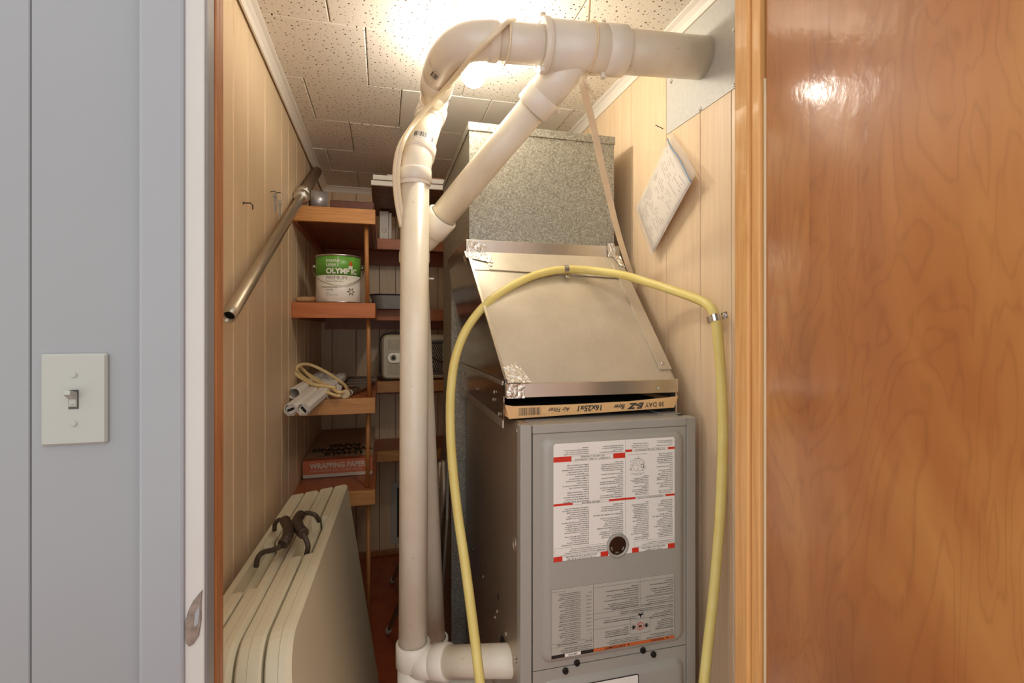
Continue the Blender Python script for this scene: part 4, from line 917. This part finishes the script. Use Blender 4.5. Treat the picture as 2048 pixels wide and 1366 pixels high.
# ------------------------------------------------------------------ corner shelf unit
sy0, sy1, sxr = 2.12, 2.78, -.030
unit = thing('corner_shelf_unit', (XL+.02, 2.9, ZF), 'brown L-shaped wooden corner shelves with dowel post against left and back walls', 'shelf')
XS, YS = XW+.0005, YB-.0065
for i, (z0, z1, lip, tilt) in enumerate(((1.730, 1.790, 'lip_oak', 0), (1.346, 1.407, 'lip_orange', .006), (.957, 1.020, 'lip_oak', .0), (.584, .641, 'lip_oak', .0))):
    sh = obj('shelf', MB().box((XS, sy0+.02, z1-.018), (sxr-.018, YS, z1)).box((sxr-.018, sy1+.02, z1-.018), (.42, YS, z1)), 'shelf_red', unit)
    obj('front_edging', MB().rbox((XS, sy0, z0), (sxr, sy0+.0195, z1+.0005), .0025, 2), lip, sh)
    obj('back_edging', MB().rbox((sxr-.0175, sy1, z0+.002), (.42, sy1+.0195, z1+.0005), .002, 1), lip if i != 0 else 'lip_orange', sh)
    obj('side_edging', MB().rbox((sxr-.0175, sy0+.02, z0), (sxr, sy1-.0005, z1), .002, 1), 'shelf_red', sh)
    obj('wall_cleat', MB().rbox((XS, sy0+.021, z0-.004), (XS+.020, YS, z1-.0185), .001, 1), 'shelf_red', sh)
    obj('wall_cleat', MB().rbox((XS+.021, YS-.020, z0-.045), (.42, YS, z1-.0185), .001, 1), 'shelf_red', sh)
dz = [(1.77, 1.407), (1.389, 1.020), (1.002, .641), (.623, ZF)]
for (a, b), u_ in zip(dz, ((732, 735), (736, 739), (737, 735), (737, 737))):
    pa_, pb_ = pY(u_[0], 600, 2.168), pY(u_[1], 600, 2.168)
    obj('dowel_post', MB().cyl((pb_.x, 2.168, b), (pa_.x, 2.168, a), .0088, n=16), 'dowel', unit)

# ------------------------------------------------------------------ things on the shelves
# tape roll on its rim
c = V((-.262, 2.225, 1.7905+.044)); ax = V((-.95, -.25, .0)).normalized(); q = ax.to_track_quat('Z', 'Y').to_matrix().to_4x4(); q.translation = c
tr = thing('tape_roll', (c.x, c.y, 1.79), 'roll of silver duct tape standing on the top shelf behind the pole', 'tape')
obj('tape', MB().lathe([(.036, -.031), (.044, -.031), (.044, .031), (.036, .031)], q, 32), 'tape_silver', tr)
obj('core', MB().lathe([(.036, .033), (.0335, .033), (.0335, -.033), (.036, -.033), (.036, .033)], q, 32, smooth=True), 'tape_core', tr)
tag(obj('wood_strip', MB().rbox((-.212, 2.20, 1.791), (-.036, 2.24, 1.839), .003, 1), 'darkwood'), 'long dark brown wood strip lying on the top shelf', 'board')
# white boards
tz0 = 1.958
for k in range(2):
    wbp = thing('shelf_board', (.09, 2.6, tz0+k*.026), ('lower white edged board with brown underside above the top shelf' if k == 0 else 'upper white edged board of the two lying above the top shelf'), 'board')
    xo = -.053+k*.008
    obj('core', MB().rbox((xo+.002, 2.372, tz0+k*.026), (.33, 3.0, tz0+.003+k*.026), .0005, 1), 'board_back', wbp)
    obj('white_face', MB().rbox((xo, 2.37, tz0+.0031+k*.026), (.3305, 3.0, tz0+.0245+k*.026), .001, 1), 'white', wbp)
fc = thing('flat_carton', (.10, 2.6, 2.011), 'thin flat salmon carton on top of the white boards', 'box')
obj('carton', MB().rbox((.02, 2.45, 2.0115), (.285, 2.9, 2.036), .001, 1), 'salmon', fc); obj('white_end', MB().rbox((.02, 2.447, 2.0115), (.10, 2.4495, 2.036), .0005, 1), 'white', fc)
for k, (x0, x1, h, lb) in enumerate(((-.018, .030, .155, 'narrow white box with a printed face standing below the boards'), (.032, .046, .150, 'slim white panel standing against the narrow white box'))):
    wbx = thing('white_box', ((x0+x1)/2, 2.85, 1.79), lb, 'box')
    obj('carton', MB().rbox((x0, 2.815+k*.012, 1.791), (x1, 3.0, 1.791+h), .002, 1), 'white', wbx)
    if k == 0: obj('print', MB().tube([V(((x0+x1)/2+.010*math.cos(a), 2.8145, 1.84+.012*math.sin(a))) for a in [2*math.pi*i/16 for i in range(16)]], .0012, 4, closed=True), 'salmon', wbx)
tag(obj('support_block', MB().rbox((.11, 2.84, 1.791), (.20, 3.0, 1.957), .002, 1), 'card'), 'tan cardboard box holding up the white boards behind the pipe', 'box')
# paint can
cc = V((-.181, 2.222, 1.4085)); CR, CH = .0895, .198
can = thing('paint_can', cc, 'green and white gallon paint can on the second shelf', 'paint can')
q = Matrix.Translation(cc)
obj('body', MB().lathe([(CR-.002, 0), (CR, .002), (CR, CH*.565), (CR, CH*.565)], q, 48), 'can_white', can)
obj('green_band', MB().lathe([(CR+.0002, CH*.565), (CR+.0002, CH*.955), (CR-.001, CH*.957)], q, 48), 'can_green', can)
obj('rim', MB().lathe([(CR, CH*.955), (CR+.003, CH*.965), (CR+.003, CH*.99), (CR, CH), (CR-.006, CH), (CR-.008, CH*.975), (.0001, CH*.975)], q, 48, smooth='all'), 'can_metal', can)
obj('rim', MB().lathe([(CR-.001, 0), (CR+.002, .001), (CR+.002, .005), (CR, .006)], q, 48, smooth='all'), 'can_metal', can)
face = math.atan2(-cc.y, -cc.x)
def cf(a, b, d=.0006):          # can face: a to the viewer's right, b height; 0 = towards the camera
    th = face+a/CR; return cc+V((math.cos(th)*(CR+d), math.sin(th)*(CR+d), b))
cw = MB()
text(cw, 'Interior\nLatex', .0185, lambda a, b: cf(a-.051, b+CH*.835), res=2, bold=.0004, line=.85)
text(cw, 'OLYMP', .0290, lambda a, b: cf(a-.050, b+CH*.60, .0009), res=3, sx=1.0, bold=.0012)
text(cw, 'I', .0290, lambda a, b: cf(a+.051, b+CH*.60, .0009), res=3, bold=.0012)
text(cw, 'C', .0290, lambda a, b: cf(a+.059, b+CH*.60, .0009), res=3, bold=.0012)
def crect(mb, a0, b0, a1, b1, d=.0007): 
    n = max(1, int(abs(a1-a0)/.006))
    for k in range(n): mb.add([cf(a0+(a1-a0)*k/n, b0, d), cf(a0+(a1-a0)*(k+1)/n, b0, d), cf(a0+(a1-a0)*(k+1)/n, b1, d), cf(a0+(a1-a0)*k/n, b1, d)], [(0, 1, 2, 3)])
crect(cw, -.004, CH*.745, -.0012, CH*.945); crect(cw, -.051, CH*.735, -.004, CH*.74); crect(cw, .040, CH*.70, .058, CH*.765)
obj('white_lettering', cw, 'label', can, kind='stuff')
ck = MB()
text(ck, 'PREMIUM', .0200, lambda a, b: cf(a-.050, b+CH*.475), res=2, sx=1.0, bold=-.0002)
text(ck, 'Extreme Hide Paint', .0085, lambda a, b: cf(a-.050, b+CH*.425), res=1)
text(ck, 'SATIN', .0105, lambda a, b: cf(a-.050, b+CH*.245), res=1)
text(ck, 'BASE 1\nONE GALLON 3.78 L', .0055, lambda a, b: cf(a-.050, b+CH*.19), res=1, line=1.5)
text(ck, 'INTERIOR PAINT\nWASHABLE FINISH', .0045, lambda a, b: cf(a-.079, b+CH*.04), res=1, line=1.2)
crect(ck, -.066, CH*.312, -.006, CH*.322)
obj('dark_lettering', ck, 'ink_soft', can, kind='stuff')
fm = MB(); fo_ = [(.049, .765), (.056, .775), (.059, .80), (.054, .835), (.050, .875), (.045, .835), (.040, .80), (.043, .775)]
fm.add([cf(a, b*CH, .0009) for a, b in fo_], [tuple(range(8))]); obj('torch_flame', fm, 'flame', can)
lfm = MB()
for a in range(0, 360, 60):
    a = math.radians(a); pts = []
    for t_, wd_ in ((.004, 0), (.010, .0035), (.016, .0015), (.019, 0), (.016, -.0015), (.010, -.0035)): pts.append((.051+t_*math.cos(a)-wd_*math.sin(a), .046+t_*math.sin(a)+wd_*math.cos(a)))
    lfm.add([cf(x_, y_, .0007) for x_, y_ in pts], [tuple(range(6))])
obj('leaf_emblem', lfm, 'leafbrown', can)
lr = V((math.cos(face+math.pi/2), math.sin(face+math.pi/2), 0))
bl = MB(); bp_ = []
for k in range(21):
    s = -1+2*k/20; bp_.append(cc+lr*((CR+.015)*s)+V((math.cos(face), math.sin(face), 0))*(math.sqrt(max(0, 1-s*s))*(CR+.008)+.0)+V((0, 0, CH*(.75-.40*math.sqrt(max(0, 1-s*s))))))
obj('bail_handle', MB().tube(bp_, .0016, 8), 'can_metal', can)
for s in (-1, 1): obj('handle_ear', MB().cyl(cc+lr*s*(CR-.002)+V((0, 0, CH*.77)), cc+lr*s*(CR+.013)+V((0, 0, CH*.77)), .009, n=16), 'can_metal', can)
# wooden handle
hpz = 1.4085+.012
tag(obj('wooden_handle', MB().tube([(-.338, 2.15, hpz), (-.333, 2.152, hpz), (-.32, 2.16, hpz), (-.26, 2.23, hpz+.006), (-.20, 2.345, hpz+.004)], [.006, .0105, .012, .0115, .011], 14), 'handle'), 'worn wooden tool handle lying beside the paint can', 'handle')
# grey pan
pn = thing('roasting_pan', (.10, 2.9, 1.408), 'grey metal pan on the second shelf behind the white pipe', 'pan')
pm = MB(); o1 = rrect(-.045, 2.70, .235, 3.06, .05, 6); o2_ = rrect(-.065, 2.68, .240, 3.08, .06, 6); n = len(o1)
o3 = rrect(-.060, 2.685, .235, 3.075, .055, 6)
pm.add([V((a, b, 1.409)) for a, b in o1]+[V((a, b, 1.481)) for a, b in o2_]+[V((a, b, 1.481)) for a, b in o3]+[V((a, b, 1.413)) for a, b in o1], [(k, (k+1) % n, n+(k+1) % n, n+k) for k in range(n)]+[(n+k, n+(k+1) % n, 2*n+(k+1) % n, 2*n+k) for k in range(n)]+[(2*n+k, 2*n+(k+1) % n, 3*n+(k+1) % n, 3*n+k) for k in range(n)]+[tuple(range(n)), tuple(range(3*n, 4*n))])
obj('basin', pm, 'pan', pn); obj('rolled_rim', MB().tube([V((a, b, 1.482)) for a, b in o2_], .004, 8, closed=True), 'black', pn)
# heater
hz, hy = 1.0215, 2.80
ht = thing('electric_heater', (.09, 2.87, hz), 'vintage beige portable electric heater with dial on the third shelf', 'heater')
hx0, hx1, hh_ = -.006, .346, .250
obj('body', MB().prism(rrect(hx0, hz+.006, hx1, hz+hh_, .03, 6), lambda a, b, d: V((a, hy+d, b)), .15, 0, .012, True), 'heater', ht)
for k in range(6):
    x_ = .030+k*.0135
    for za, zb in ((.168, .222), (.035, .085)): obj('rib', MB().rbox((x_, hy-.005, hz+za), (x_+.0065, hy+.003, hz+zb), .002, 1), 'heater', ht)
obj('dial_plate', MB().prism(rrect(.022, hz+.095, .105, hz+.155, .028, 6), lambda a, b, d: V((a, hy-d, b)), 0, .008, .002), 'pole', ht)
dk = V((.055, hy-.008, hz+.125)); q = V((0, -1, 0)).to_track_quat('Z', 'Y').to_matrix().to_4x4(); q.translation = dk
dl = obj('dial', MB().lathe([(.016, 0), (.016, .008), (.012, .011), (.0001, .011)], q, 24), 'heater', ht)
obj('dial_knob', MB().lathe([(.010, .011), (.009, .017), (.0001, .017)], q, 20).box((-.002, .0, .017), (.002, .016, .019), q), 'black', dl)
obj('grille_recess', MB().box((.150, hy-.001, hz+.035), (.322, hy+.0015, hz+.215)), 'black', ht)
gr = MB(); y_ = hy-.0025
for k in range(-10, 24):
    for sgn in (1, -1):
        x0_, z0_ = .150+k*.0125, hz+.048; x1_, z1_ = x0_+sgn*.0745, z0_+.150
        t0, t1 = 0.0, 1.0
        dx_ = x1_-x0_
        for lo, hi in ((.152, .320),):
            ta, tb_ = (lo-x0_)/dx_, (hi-x0_)/dx_
            if ta > tb_: ta, tb_ = tb_, ta
            t0, t1 = max(t0, ta), min(t1, tb_)
        if t1-t0 > .02: gr.cyl((x0_+dx_*t0, y_, z0_+.150*t0), (x0_+dx_*t1, y_, z0_+.150*t1), .0011, n=5)
obj('diamond_grille', gr, 'heater', ht)
obj('chrome_bar', MB().rbox((.148, hy-.006, hz+.205), (.326, hy, hz+.222), .003, 2), 'chrome', ht); obj('chrome_bar', MB().rbox((.148, hy-.006, hz+.028), (.326, hy, hz+.046), .003, 2), 'chrome', ht)
obj('power_cord', MB().tube(smooth_path([V(p) for p in ((.13, hy+.03, hz+hh_+.006), (.05, hy+.02, hz+hh_+.010), (.0, hy+.02, hz+hh_-.005), (-.018, hy+.01, hz+.20), (-.016, hy+.005, hz+.12), (-.014, hy, hz+.05), (-.02, hy-.004, hz+.010), (.01, hy-.012, hz+.005), (.05, hy-.012, hz+.005))], 6), .0035, 8), 'black', ht)
obj('power_cord', MB().tube(smooth_path([V(p) for p in ((.24, hy-.008, hz+.135), (.28, hy-.014, hz+.112), (.31, hy-.012, hz+.10), (.345, hy-.010, hz+.098))], 5), .003, 8), 'black', ht)
# tube sleeves on the third shelf
ez = 1.021
def sleeve(p0, p1, cells, lb, closed=True):
    p0, p1 = V(p0), V(p1); d = (p1-p0).normalized(); s = d.cross(V((0, 0, 1))).normalized(); up = s.cross(d); t_ = thing('tube_sleeve', p0, lb, 'sleeve'); L = (p1-p0).length
    hexo = lambda r, cx: [(cx+r*1.0*x_, r*y_) for x_, y_ in ((1, -.35), (1, .45), (.55, .95), (-.55, .95), (-1, .45), (-1, -.35), (-.5, -.95), (.5, -.95))]
    W_ = .0215; outer = MB()
    for c_ in cells:
        o_, i_ = hexo(W_, c_), hexo(W_-.0016, c_); n = 8
        P = lambda pt, l: p0+s*pt[0]+up*(pt[1]+.0205)+d*l
        outer.add([P(k, 0) for k in o_]+[P(k, L) for k in o_]+[P(k, 0) for k in i_]+[P(k, L) for k in i_], [(k, (k+1) % n, n+(k+1) % n, n+k) for k in range(n)]+[(2*n+k, 2*n+(k+1) % n, 3*n+(k+1) % n, 3*n+k) for k in range(n)]+[(k, (k+1) % n, 2*n+(k+1) % n, 2*n+k) for k in range(n)])
    obj('paper_sleeve', outer, 'white', t_)
    if closed:
        for c_, an in zip(cells, (.4, -.9)):
            ct = p0+s*c_+up*.0205
            tb_ = obj('lamp_tube', MB().cyl(ct+d*.006, ct+d*L*.9, .0165, n=18), 'white', t_)
            u_ = s*math.cos(an)+up*math.sin(an); v_ = d.cross(u_)
            pk = MB(); pk.prism(rrect(-.013, -.0045, .013, .0045, .004, 3), lambda a, b, e: ct+u_*a+v_*b+d*e, .006, .003); obj('base_cap', pk, 'black', tb_)
    ln_ = MB()
    for k in range(3):
        for c_ in cells: ln_.add([p0+s*(c_+.021)+up*(.012+.006*k)+d*.03, p0+s*(c_+.021)+up*(.012+.006*k)+d*.3, p0+s*(c_+.021)+up*(.0135+.006*k)+d*.3, p0+s*(c_+.021)+up*(.0135+.006*k)+d*.03], [(0, 1, 2, 3)])
    obj('printed_line', ln_, 'ink_soft', t_, kind='stuff')
sleeve(pf(594, 831, 1.78), V((-.205, 2.42, ez+.040)), (-.0225, .0225), 'white double paper sleeve holding two tubes, sticking out over third shelf')
sleeve(pf(588, 798, 1.93), V((-.262, 2.46, ez+.052)), (0,), 'empty white paper tube sleeve lying on top against the left wall', False)
# rod with cap
r0, r1 = pf(690, 793, 2.02), pf(737, 753, 2.36); r0.z = max(r0.z, ez+.017); r1.z = ez+.013
rod = thing('curtain_rod', r0, 'thin chrome rod with a round cream end cap on the third shelf', 'rod')
rdv = (r1-r0).normalized(); obj('tube', MB().cyl(r0+rdv*.012, r1, .0118, n=16), 'chrome', rod)
obj('end_cap', MB().tube([r0-rdv*.004, r0, r0+rdv*.014], [.0165, .0192, .0192], 24), 'cream', rod); obj('white_ring', MB().cyl(r0+rdv*.052, r0+rdv*.060, .0135, n=16), 'white', rod)
# extension cord
ec = thing('extension_cord', (-.23, 2.25, ez), 'cream extension cord coiled in loose loops on third shelf', 'cord')
def cpth(pp): return [pf(u, v, t) for u, v, t in pp]
lo = [(672, 776, 2.02), (650, 772, 2.02), (625, 768, 2.03), (600, 755, 2.06), (583, 738, 2.06), (579, 728, 2.07), (584, 723, 2.10), (597, 730, 2.14), (625, 757, 2.10), (655, 772, 2.06), (676, 784, 2.0), (690, 783, 2.03), (693, 775, 2.12), (678, 761, 2.16), (650, 743, 2.16), (622, 730, 2.14), (603, 729, 2.10), (593, 738, 2.08), (604, 752, 2.10), (640, 776, 2.05), (660, 780, 2.03), (640, 764, 2.12), (616, 748, 2.14), (600, 740, 2.14), (598, 748, 2.10), (625, 772, 2.05), (650, 783, 2.00), (672, 791, 1.99), (682, 792, 1.99)]
obj('cable', MB().tube(smooth_path(cpth(lo), 7), .0068, 8), 'cord', ec)
pgp = pf(652, 791, 2.03); pg_ = obj('plug', MB().rbox(pgp-V((.008, .012, .012)), pgp+V((.010, .012, .010)), .004, 2), 'cord', ec)
pr = MB()
for k in (0, 1): pr.box(pgp+V((.008+k*.006, -.034, -.017+k*.004)), pgp+V((.0095+k*.006, -.010, -.011+k*.004)))
obj('prong', pr, 'steel', pg_)
otp = pf(670, 776, 2.14); q = Matrix.Translation(otp) @ Matrix.Rotation(.5, 4, 'Z') @ Matrix.Rotation(.35, 4, 'Y'); obj('outlet_block', MB().rbox((-.024, -.014, -.017), (.026, .014, .017), .004, 2, q), 'cwhite', ec)
rg = MB(); base_ = V((-.17, 2.62, ez))
for k in range(3): rg.rbox(base_+V((-.06+.03*k, -.1+.03*k, .001+.01*k)), base_+V((.10+.02*k, .12, .014+.010*k)), .005, 2)
tag(obj('folded_rag', rg, 'rag'), 'crumpled grey cloth at back of the third shelf', 'cloth')
# wrapping paper box
bz0 = .6425; bxn = thing('wrapping_paper_box', (-.195, 2.7, bz0), 'flat orange and white carton of wrapping paper on bottom shelf', 'box')
wx0, wx1, wy0, wy1, wh = -.342, -.046, 2.36, 3.08, .076
obj('carton', MB().rbox((wx0, wy0, bz0), (wx1, wy1, bz0+wh), .0015, 1), 'cwhite', bxn)
obj('orange_front', MB().box((wx0+.001, wy0-.0006, bz0+.016), (wx1-.001, wy0+.001, bz0+wh-.001)), 'corange', bxn)
obj('orange_side', MB().box((wx1-.001, wy0+.001, bz0+.016), (wx1+.0006, wy0+.06, bz0+wh-.001)), 'corange', bxn)
obj('top_panel', MB().box((wx0+.001, wy0+.05, bz0+wh-.001), (wx1-.001, wy1-.001, bz0+wh+.0005)), 'ctop', bxn)
obj('orange_top', MB().box((wx0+.001, wy0+.0, bz0+wh-.001), (wx1-.001, wy0+.05, bz0+wh+.0005)), 'corange', bxn)
wt = MB(); text(wt, 'WRAPPING PAPER', .0335, lambda a, b: V((wx0+.030+a, wy0-.0012, bz0+.041+b)), res=3, sx=.86, bold=.0010)
text(wt, 'CLEAN WHITE NEWSPRINT / 100 SHEETS PER BOX', .0105, lambda a, b: V((wx0+.030+a, wy0-.0012, bz0+.026+b)), res=1, sx=.92)
obj('front_lettering', wt, 'cwhite', bxn, kind='stuff')
wk = MB(); zt = bz0+wh+.0011
text(wk, 'U-HAUL', .080, lambda a, b: V((-.185-a, 2.505-b, zt)), 'CENTER', 3, sx=.62, bold=.004)
text(wk, 'WRAPPING', .090, lambda a, b: V((-.190-a, 2.585-b, zt)), 'CENTER', 3, sx=.60, bold=.005)
text(wk, 'PAPER', .090, lambda a, b: V((-.185-a, 2.67-b, zt)), 'CENTER', 3, sx=.60, bold=.005)
text(wk, 'uhaul.com', .03, lambda a, b: V((-.25-a, 2.44-b, zt)), 'CENTER', 2, sx=.7)
obj('top_lettering', wk, 'black_p', bxn, kind='stuff')

# ------------------------------------------------------------------ floor register on back wall
vg = thing('wall_vent', (.12, YB-.008, .01), 'grey louvred vent grille low on the back wall', 'vent')
vx0, vx1, vz0, vz1 = .048, .30, .005, .372; Y_ = YB-.0065
for a, b in (((vx0, Y_-.008, vz0), (vx0+.035, Y_, vz1)), ((vx1-.035, Y_-.008, vz0), (vx1, Y_, vz1)), ((vx0+.035, Y_-.008, vz0), (vx1-.035, Y_, vz0+.035)), ((vx0+.035, Y_-.008, vz1-.03), (vx1-.035, Y_, vz1))): obj('frame', MB().rbox(a, b, .002, 1), 'vent', vg)
obj('dark_backing', MB().box((vx0+.03, Y_-.002, vz0+.03), (vx1-.03, Y_, vz1-.025)), 'black', vg)
for k in range(26):
    z_ = vz0+.042+k*.0115; obj('slat', MB().box((vx0+.045, Y_-.007, z_), (vx1-.03, Y_-.0025, z_+.006)), 'vent', vg)
obj('screw', screw((vx0+.012, Y_-.008, vz0+.05), (0, -1, 0), .004), 'steel', vg)

# ------------------------------------------------------------------ folded ironing board behind the pipes
ib = thing('ironing_board', (.17, 1.95, ZF), 'folded taupe metal ironing board with perforated top leaning behind the pipes', 'ironing board')
b0, b1 = V((.150, 1.60, ZF)), V((.222, 1.62, 1.02)); bu = (b1-b0).normalized(); bw2 = V((.0, 1, 0)); bw2 = (bw2-bu*bw2.dot(bu)).normalized(); bn_ = bw2.cross(bu)
if bn_.x > 0: bn_ = -bn_
BP = lambda a, b, d=0: b0+bw2*a+bu*b+bn_*d
obj('perforated_top', MB().prism([(0, 0), (.30, 0), (.30, .75), (.22, .95), (.15, 1.0), (.08, .95), (0, .75)], BP, -.004, .004, .001), 'chair_dark', ib)
dots = MB()
for i in range(9):
    for j in range(28):
        a, b = .035+i*.03+(j % 2)*.015, .03+j*.031
        if a < .285: 
            c0 = BP(a, b, .0045); dots.add([c0+bw2*.0055*math.cos(2*math.pi*k/8)+bu*.0055*math.sin(2*math.pi*k/8) for k in range(8)], [tuple(range(8))])
obj('hole_glint', dots, 'steel', ib, kind='stuff')  # bright discs standing in for light glinting on the holes
def legt(pts, r=.0105): return MB().tube(smooth_path([V(p) for p in pts], 6), r, 12)
f1, f2 = pZ(776, 1263, ZF+.018), pZ(785, 1162, ZF+.018)
for k, (f_, top_) in enumerate(((f1, V((.175, 1.80, .60))), (f2, V((.195, 2.02, .66))))):
    lg = obj('leg', legt((f_, f_+(top_-f_)*.5, top_)), 'chair', ib); dr_ = (top_-f_).normalized()
    obj('foot_cap', MB().tube([f_-dr_*.012, f_-dr_*.008, f_+dr_*.03], [.009, .0135, .0135], 14), 'cap', lg)
for pts in ((BP(.03, .02, .016), BP(.05, .45, .016), BP(.02, .93, .02)), (BP(.11, .05, .016), BP(.09, .5, .018), BP(.14, .9, .016)), (BP(.03, .93, .02), BP(-.012, .84, .018), BP(.035, .72, .018), BP(.01, .6, .02))): obj('leg_brace', legt(pts, .008), 'chair', ib)
obj('pivot_bolt', MB().cyl(BP(.05, .50, .012), BP(.05, .50, .032), .008, n=12), 'steel', ib)

# ------------------------------------------------------------------ folding tables
td = V((.0405, .9992, 0)).normalized(); tu = V((-.150, 0, .9887)); tu = (tu-td*tu.dot(td)).normalized(); tn = td.cross(tu)
if tn.x < 0: tn = -tn
TP0 = V((-.1205, 1.843, .762)); TL, TH, TT = .945, .826, .0480
def tf(k): 
    base = TP0-tn*(TT*k)
    return lambda a, b, d: base-td*a+tu*b-tn*d          # a towards the viewer, b up, d into the stack
def outline(notch=None, z1=0.0):
    o = rrect(0, -TH, TL, z1, .095, 9)
    # far corners are tight, near corners round
    o = [(p[0], p[1]) for p in o]
    far = rrect(0, -TH, TL, z1, .012, 3)
    o = [p for p in o if p[0] > TL/2]; f_ = [p for p in far if p[0] < TL/2]
    top = sorted([p for p in f_ if p[1] > -TH/2], key=lambda p: -p[0]); bot = sorted([p for p in f_ if p[1] < -TH/2], key=lambda p: p[0])
    pts = o[:] + ([(notch[1], z1), (notch[1]-.006, z1-.03), (notch[0]+.006, z1-.03), (notch[0], z1)] if notch else []) + top + bot
    return pts
def drop(k): return -(TT*k)*.0
for ti, (ka, lb) in enumerate(((2, 'cream plastic folding table standing on edge against the left wall panelling'), (0, 'cream plastic folding table on edge, nearer the white pipe, its face showing'))):
    tb_ = thing('folding_table', tf(ka)(TL/2, -TH, TT), lb, 'table', 'folded tables by the left wall')
    nt = ((.30, .55), (.42, .67))[1-ti if False else (1 if ti == 0 else 0)]
    for h in (1, 0):
        fn = tf(ka+h); th_ = TT-.0055
        inner = .022
        hf = MB()
        if h == 0: hf.prism(outline(), fn, th_-inner-.0006, .0, .008, False); hf.prism(outline(nt), fn, th_-inner, th_, .003, False)
        else: hf.prism(outline(), fn, inner+.0006, th_, .004, False); hf.prism(outline(nt), fn, inner, .0, .004, False)
        for i_, f_ in enumerate(hf.f):
            if len(f_) == 4: hf.sm[i_] = False
        obj('table_half', hf, 'table', tb_)
    obj('hinge', MB().cyl(tf(ka)(.03, -TH+.05, TT-.002), tf(ka)(TL-.03, -TH+.05, TT-.002), .006, n=10), 'steel', tb_)
    if ti == 0:
        s1, gp, s2 = [(512, 1133, .735), (516, 1115, .757), (528, 1104, .768), (546, 1100, .775), (563, 1092, .785)], [(566, 1089, .787), (575, 1074, .795), (577, 1056, .797), (570, 1041, .79)], [(571, 1042, .79), (558, 1040, .78), (550, 1048, .765), (549, 1062, .735)]
    else:
        s1, gp, s2 = [(613, 1110, .745), (616, 1092, .768), (611, 1077, .785), (605, 1067, .795)], [(608, 1068, .795), (598, 1056, .80), (594, 1042, .80), (601, 1030, .795)], [(600, 1031, .795), (614, 1026, .79), (630, 1030, .785), (638, 1042, .76)]
    hd_ = obj('carry_handle', MB().tube(smooth_path([pZ(*p) for p in s1], 6), .0062, 8), 'braid', tb_); obj('strap', MB().tube(smooth_path([pZ(*p) for p in s2], 6), .0062, 8), 'braid', hd_)
    gpth = resample(smooth_path([pZ(*p) for p in gp], 10), .003)
    obj('grip', MB().tube(gpth, [.0135 if i % 3 else .0122 for i in range(len(gpth))], 14), 'grip', hd_)

# ------------------------------------------------------------------ light switch on the painted wall
sc_ = V((-.3705, YF, 1.2135)); sw = thing('light_switch', sc_, 'ivory toggle light switch on the painted wall beside the doorway', 'switch')
def swf(a, b, d): return sc_+V((a, -d, b))
obj('cover_plate', MB().prism(rrect(-.0348, -.0565, .0348, .0565, .003, 3), swf, 0, .0055, .0025), 'switch', sw)
obj('slot', MB().box(sc_+V((-.0052, -.0062, -.0118)), sc_+V((.0052, -.0052, .0118))), 'ink', sw)
tg = MB(); tg.prism([(-.0042, -.009), (.0042, -.009), (.0042, .007), (-.0042, .007)], swf, .0052, .0085, .001)
vs = [swf(x_, z_, d_) for (x_, z_, d_) in ((-.0040, -.001, .006), (.0040, -.001, .006), (.0040, .009, .006), (-.0040, .009, .006), (-.0033, .0075, .020), (.0033, .0075, .020), (.0033, .0125, .019), (-.0033, .0125, .019))]
tg.add(vs, [(0, 1, 2, 3), (4, 7, 6, 5), (0, 4, 5, 1), (1, 5, 6, 2), (2, 6, 7, 3), (3, 7, 4, 0)])
obj('toggle', tg, 'switch', sw); ot = MB(); text(ot, 'OFF', .0026, lambda a, b: swf(a, b-.007, .0088), 'CENTER', 1); obj('lettering', ot, 'ink_soft', sw, kind='stuff')
for z_ in (.0302, -.0302): obj('screw', screw(swf(0, z_, .0055), (0, -1, 0), .0032, .0015), 'switch', sw)
